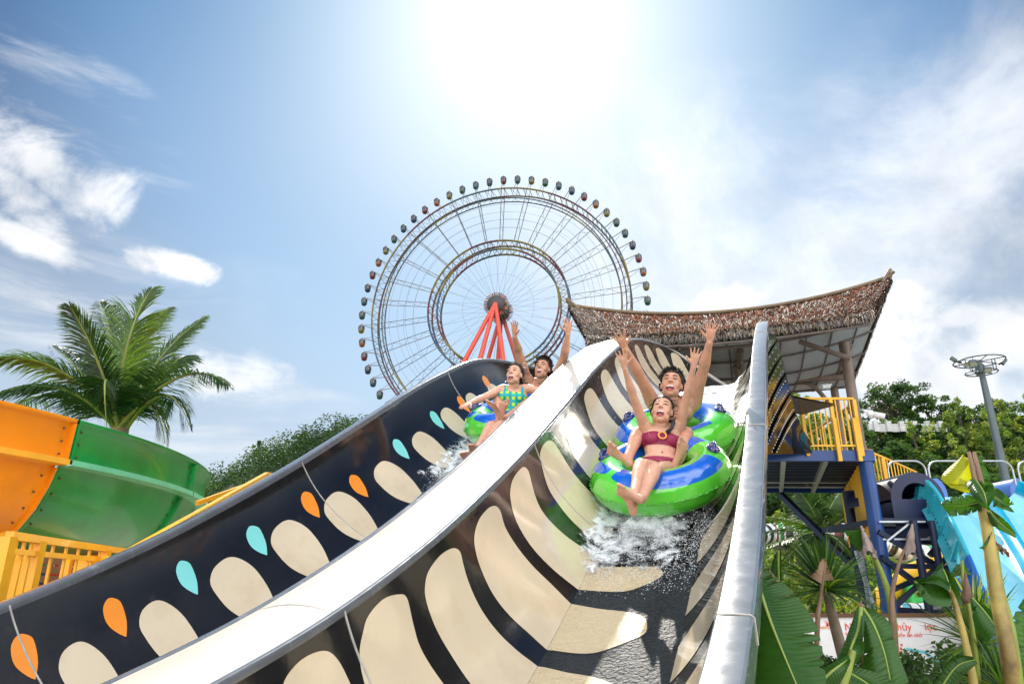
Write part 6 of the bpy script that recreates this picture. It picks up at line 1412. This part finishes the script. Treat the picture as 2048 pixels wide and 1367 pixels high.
mR = MB(); rc = Ch + dep * .128 * K_ + up * -.004; mR.tube([rc + side * .034 * cos(x) + up * .034 * sin(x) + dep * .0 for x in [2 * pi * i / 32 for i in range(33)]], .0085, 8, caps=False); mR.build('ring_buckle', goldm, body)
def bottoms(vs, f):
    p = body.matrix_world @ (sum((vs[i].co for i in f.vertices), Vector()) / len(f.vertices)); r = p - P; z = r.dot(up); x = r.dot(side); y = r.dot(dep)
    return -.16 < z < .052 - .0 * abs(x) and abs(x) < .22 and y < .13 and (z > .018 or abs(x) < .10 + .5 * max(0, z + .02) or y < 0)
skin_part(body, 'bikini_bottom', burg, body, bottoms, .005)
nv = MB(); nv.ball(Wa + dep * .098 * K_ * .96 - up * .012, (.007, .004, .010), 5); nv.build('navel', nipm, body)
# near lane, behind: man
toC = cam_dir(a(1343, 800, 6.9))
J = dict(pelvis=a(1336, 892, 7.10), waist=a(1338, 862, 7.08), chest=a(1343, 826, 7.03), neck=a(1344, 800, 7.05), chin=a(1340, 794, 6.88), top=a(1345, 738, 7.06), fwd=toC + V(-.10, 0, .10),
         shL=a(1308, 806, 7.02), shR=a(1386, 808, 7.02), elL=a(1280, 752, 6.82), elR=a(1406, 740, 6.85), wrL=a(1251, 697, 6.62), wrR=a(1419, 684, 6.70),
         handL=(a(1237, 668, 6.56) - a(1251, 697, 6.62), toC, V(1, 0, .3)), handR=(a(1424, 646, 6.66) - a(1419, 684, 6.70), toC, V(-1, 0, 0)),
         hipL=a(1315, 893, 7.02), hipR=a(1357, 893, 7.02), knL=a(1276, 866, 6.56), knR=a(1373, 866, 6.56), anL=a(1256, 914, 6.20), anR=a(1361, 914, 6.20),
         ftL=(a(1262, 933, 6.10), a(1230, 906, 6.08), toC + V(0, 0, -.3), V(.3, 0, 1)), ftR=(a(1350, 939, 6.10), a(1360, 910, 6.10), toC + V(.2, 0, -.2), V(-1, 0, 0)), curl=.06, spread=1.7)
J['mouth'] = (1.12, .9)
t, body, q, M, H, fr = person('bare chested man shouting with arms raised high behind the burgundy bikini woman', a(1338, 900, 7.0), J, 'M', K_, skinM)
hairdo(t, body, J, M, H, q, 'short', 2)
# far lane, front: woman in plaid swimsuit
toC = cam_dir(a(1025, 800, 8.4))
J = dict(pelvis=a(1020, 846, 8.42), waist=a(1022, 820, 8.46), chest=a(1024, 795, 8.52), neck=a(1028, 773, 8.58), chin=a(1024, 768, 8.46), top=a(1031, 725, 8.62), fwd=toC + V(-.42, 0, .12),
         shL=a(1005, 777, 8.56), shR=a(1052, 776, 8.58), elL=a(965, 795, 8.36), elR=a(1088, 783, 8.50), wrL=a(942, 804, 8.12), wrR=a(1100, 812, 8.30),
         handL=(a(921, 814, 7.98) - a(942, 804, 8.12), V(0, .3, -1), V(.3, -.2, -.8)), handR=(a(1112, 830, 8.25) - a(1100, 812, 8.30), V(0, .3, -1), V(-1, 0, 0)),
         hipL=a(1010, 850, 8.36), hipR=a(1031, 850, 8.38), knL=a(982, 851, 7.92), knR=a(1000, 850, 7.90), anL=a(959, 888, 7.52), anR=a(974, 888, 7.52),
         ftL=(a(962, 904, 7.44), a(944, 908, 7.38), toC + V(0, 0, -.6), V(0, 0, 1)), ftR=(a(978, 898, 7.46), a(958, 897, 7.40), toC + V(0, 0, -.6), V(0, 0, 1)), curl=.22, spread=1.0)
t, body, q, M, H, (P, Wa, Ch, Nk, up, side, dep) = person('screaming woman in green and yellow plaid swimsuit stretching one arm in the far lane', a(1020, 860, 8.4), J, 'F', K_, skinF)
hairdo(t, body, J, M, H, q, 'pulled', 3)
pt = MB(); pt.ball(q(.05, -.50, .42), (.035, .04, .05), 8)
for i in range(40):
    d = V(rr_.gauss(0, 1), rr_.gauss(-.6, .6), rr_.gauss(0, 1)).normalized(); p = q(.05, -.46, .45); pt.tube([p, p + (M @ d) * .06, p + (M @ d) * .085 + V(0, 0, rr_.uniform(-.02, .03))], [.008, .005, .001], 4, caps=False)
pt.build('hair_bun', hairm, body)
zn = (Nk - P).dot(up); zs = (Ch - P).dot(up)
def suit(vs, f):
    p = body.matrix_world @ (sum((vs[i].co for i in f.vertices), Vector()) / len(f.vertices)); r = p - P; z = r.dot(up); x = r.dot(side); y = r.dot(dep)
    if abs(x) > .215 or not (-.3 < y < .24) or z < -.15: return False
    if z < .03 and abs(x) > .09 + max(0, z + .02) * 1.2: return False
    if z < zs + .02: return abs(x) < .185 and y < .20
    if z > zn - .005: return False
    lo_ = .040 + 0.0; return lo_ + (.035 if z < zs + .07 else .045) < abs(x) < .118 or (z < zs + .05 and abs(x) < .135)
skin_part(body, 'swimsuit', plaid, body, suit, .005)
# far lane, behind: man
toC = cam_dir(a(1083, 760, 8.9))
J = dict(pelvis=a(1070, 838, 9.1), waist=a(1075, 812, 9.12), chest=a(1081, 783, 9.10), neck=a(1084, 761, 9.12), chin=a(1080, 756, 8.96), top=a(1087, 714, 9.12), fwd=toC + V(-.35, 0, .10),
         shL=a(1055, 763, 9.1), shR=a(1109, 764, 9.1), elL=a(1037, 703, 8.92), elR=a(1128, 712, 8.95), wrL=a(1029, 672, 8.75), wrR=a(1136, 668, 8.80),
         handL=(a(1029, 642, 8.70) - a(1029, 672, 8.75), toC + V(-.8, 0, 0), V(1, -.5, 0)), handR=(a(1136, 635, 8.78) - a(1136, 668, 8.80), toC, V(-1, 0, 0)),
         hipL=a(1050, 842, 9.0), hipR=a(1085, 842, 9.0), knL=a(998, 797, 8.52), knR=a(1066, 800, 8.48), anL=a(998, 836, 8.16), anR=a(1008, 838, 8.05),
         ftL=(a(1000, 846, 8.12), a(1004, 826, 8.12), toC, V(1, 0, 0)), ftR=(a(1000, 842, 7.98), a(987, 819, 7.94), toC + V(-.9, 0, 0), V(0, 0, 1)), curl=.06, spread=.9)
J['mouth'] = (.95, .72)
t, body, q, M, H, fr = person('bare chested man with both arms up behind the plaid swimsuit woman in the far lane', a(1070, 850, 9.0), J, 'M', K_, skinM)
hairdo(t, body, J, M, H, q, 'short', 5)
P, Wa, Ch, Nk, up, side, dep = fr
nm = MB(); nm.ball(Ch + side * .10 * K_ + dep * .128 * K_ + up * .012, (.014, .006, .014), 6); nm.build('nipple', nipm, body)
# ---------------------------------------------------------------- water
foam = mat('white_foam', (.86, .89, .92), .4, var=.03, spec=.6)
glassw = mat('water_drop', (.84, .88, .90), .05, var=0, coat=1)
def drop(m, p, r, st=None):
    a1 = V(rnd.gauss(0, 1), rnd.gauss(0, 1), rnd.gauss(0, 1)).normalized(); b1 = a1.orthogonal().normalized(); c1 = a1.cross(b1); l_ = (st or 1.6)
    m.add([p + a1 * r * l_, p - a1 * r * l_, p + b1 * r, p - b1 * r, p + c1 * r, p - c1 * r], [(0, 2, 4), (0, 4, 3), (0, 3, 5), (0, 5, 2), (1, 4, 2), (1, 3, 4), (1, 5, 3), (1, 2, 5)], 0)
def spray(name, label, lane, s0, s1, o0, o1, n, hmax, seed, dens):
    rnd.seed(seed); m = MB()
    for i in range(n):
        s = s0 + (s1 - s0) * rnd.random(); o = o0 + (o1 - o0) * rnd.random(); w = dens(s, o)
        if rnd.random() > w: continue
        nz = noise.noise(V(s * 9, o * 9, 0)) * .5 + noise.noise(V(s * 28, o * 28, 5)) * .5
        if nz < -.12: continue
        h = rnd.random() ** 2.2 * hmax * w * (1 + nz); p = Vector(railpt(s, o, .845 - h)); drop(m, p, rnd.choice((.0012, .0016, .0022, .0034)) * rnd.uniform(.7, 1.4))
    tag(m.build(name, foam), label, 'water spray', None, 'stuff')
def d1(s, o):
    x = (o + 1.22); f = max(0, min(1, (s - 4.6) / .6)) * max(0, min(1, (6.1 - s) / .5)); return f * (1 - .35 * abs(x) / .5) * (1.0 if o > -1.7 else .4)
spray('splash', 'flying droplets of water under and in front of the near green tube', 'R', 4.6, 6.1, -1.82, -.72, 34000, .16, 3, d1)
def d2(s, o): return max(0, min(1, (s - 6.1) / .7)) * max(0, min(1, (8.2 - s) / .6)) * (1 - .4 * abs(o + 3.7) / .5)
spray('splash', 'white splash of water beside the far tube', 'L', 6.1, 8.2, -4.15, -3.0, 30000, .15, 4, d2)
def lacy(name, lo, hi, scale, col=(.88, .91, .94)):
    """aerated water: white where the bubbles are, clear between them"""
    m = mat(name, col, .35, var=.03, spec=.6, bump=.4, bscale=60, bdist=.01); t = m.node_tree; b = t.nodes['Principled BSDF']; g = t.nodes.new('ShaderNodeTexCoord')
    n = t.nodes.new('ShaderNodeTexNoise'); n.inputs['Scale'].default_value = scale; n.inputs['Detail'].default_value = 9; n.inputs['Roughness'].default_value = .72; n.inputs['Distortion'].default_value = .6; t.links.new(g.outputs['Object'], n.inputs['Vector'])
    e = t.nodes.new('ShaderNodeAttribute'); e.attribute_name = 'cover'; ad = t.nodes.new('ShaderNodeMath'); ad.operation = 'ADD'; t.links.new(n.outputs['Fac'], ad.inputs[0]); t.links.new(e.outputs['Fac'], ad.inputs[1])
    r = t.nodes.new('ShaderNodeMapRange'); r.interpolation_type = 'SMOOTHSTEP'; r.inputs[1].default_value = lo; r.inputs[2].default_value = hi; t.links.new(ad.outputs[0], r.inputs[0]); t.links.new(r.outputs[0], b.inputs['Alpha']); return m
f1 = lacy('lacy_foam', .48, .70, 9); f2 = lacy('water_mist', .44, .80, 6); f3 = lacy('rushing_water_glare', .40, .62, 12, (.80, .84, .87))  # upper lane sheet: its white also holds the glare on the water
def sheet(name, label, lane, s0, s1, q0, q1, seed, lift, amp, mt, peak, fs0=.5, fs1=.3, fq=.2):
    m = MB(); ns = int((s1 - s0) / .03); nq = int((q1 - q0) / .03); al = []; rows = []
    for i in range(ns + 1):
        s = s0 + (s1 - s0) * i / ns; row = []
        for j in range(nq + 1):
            q = q0 + (q1 - q0) * j / nq; nz = noise.fractal(V(s * 3.2, q * 5, seed), .9, 2.1, 5)
            e = min(1, (s - s0) / fs0, (s1 - s) / fs1, (q - q0) / fq, (q1 - q) / fq); row.append(Vector(surf(lane, s, q)) + snorm(lane, s, q) * max(.005, lift * e + amp * (.5 + nz) * e)); al.append(peak + .55 * (e - 1) + .10 * nz)
        rows.append(row)
    m.grid(rows, 0); o = m.build(name, mt); at2 = o.data.attributes.new('cover', 'FLOAT', 'POINT'); at2.data.foreach_set('value', al); tag(o, label, 'water spray', None, 'stuff')
QR, QL = qtot('R'), qtot('L')
sheet('foam', 'lacy white foam on the floor of the near lane just below the tube', 'R', 4.25, 6.3, WL - .42, QR - WL + .12, 1.5, .012, .02, f1, .10, .9, .3, .3)
for k in range(4): sheet('splash', 'white splash thrown up under the front of the near green tube', 'R', 4.75 + .08 * k, 6.0, WL - .1 + .05 * k, QR - WL - .02 * k, 7.5 + k, .035 + .035 * k, .07, f2, .10 - .03 * k, .55, .3, .25)
sheet('foam', 'rushing water with painted white glare in the near lane behind the tube', 'R', 6.3, 10.3, WL - .25, QR - WL + .45, 2.5, .012, .03, f3, .06, .3, .3, .25)
sheet('foam', 'white foam beside the tube in the far lane', 'L', 6.2, 8.0, WL - .35, QL - WL, 4.5, .012, .02, f1, .08, .5, .3, .25)
for k in range(2): sheet('splash', 'white splash thrown up beside the far tube', 'L', 6.5 + .1 * k, 7.8, WL - .15, QL - WL - .2, 9.5 + k, .05 + .04 * k, .08, f2, .08 - .03 * k, .4, .3, .25)
rnd.seed(9); m = MB()
for i in range(900):
    p = at(rnd.uniform(1180, 1500), rnd.uniform(640, 1060), rnd.uniform(5.6, 8.4)); s_ok = (p - Vector(railpt(6.5, -1.2, .3))).length
    if rnd.random() < s_ok * .35: continue
    drop(m, p, rnd.uniform(.0015, .0032), 1.3)
tag(m.build('water_drops', glassw), 'fine water drops flying round the near riders', 'water spray', None, 'stuff')
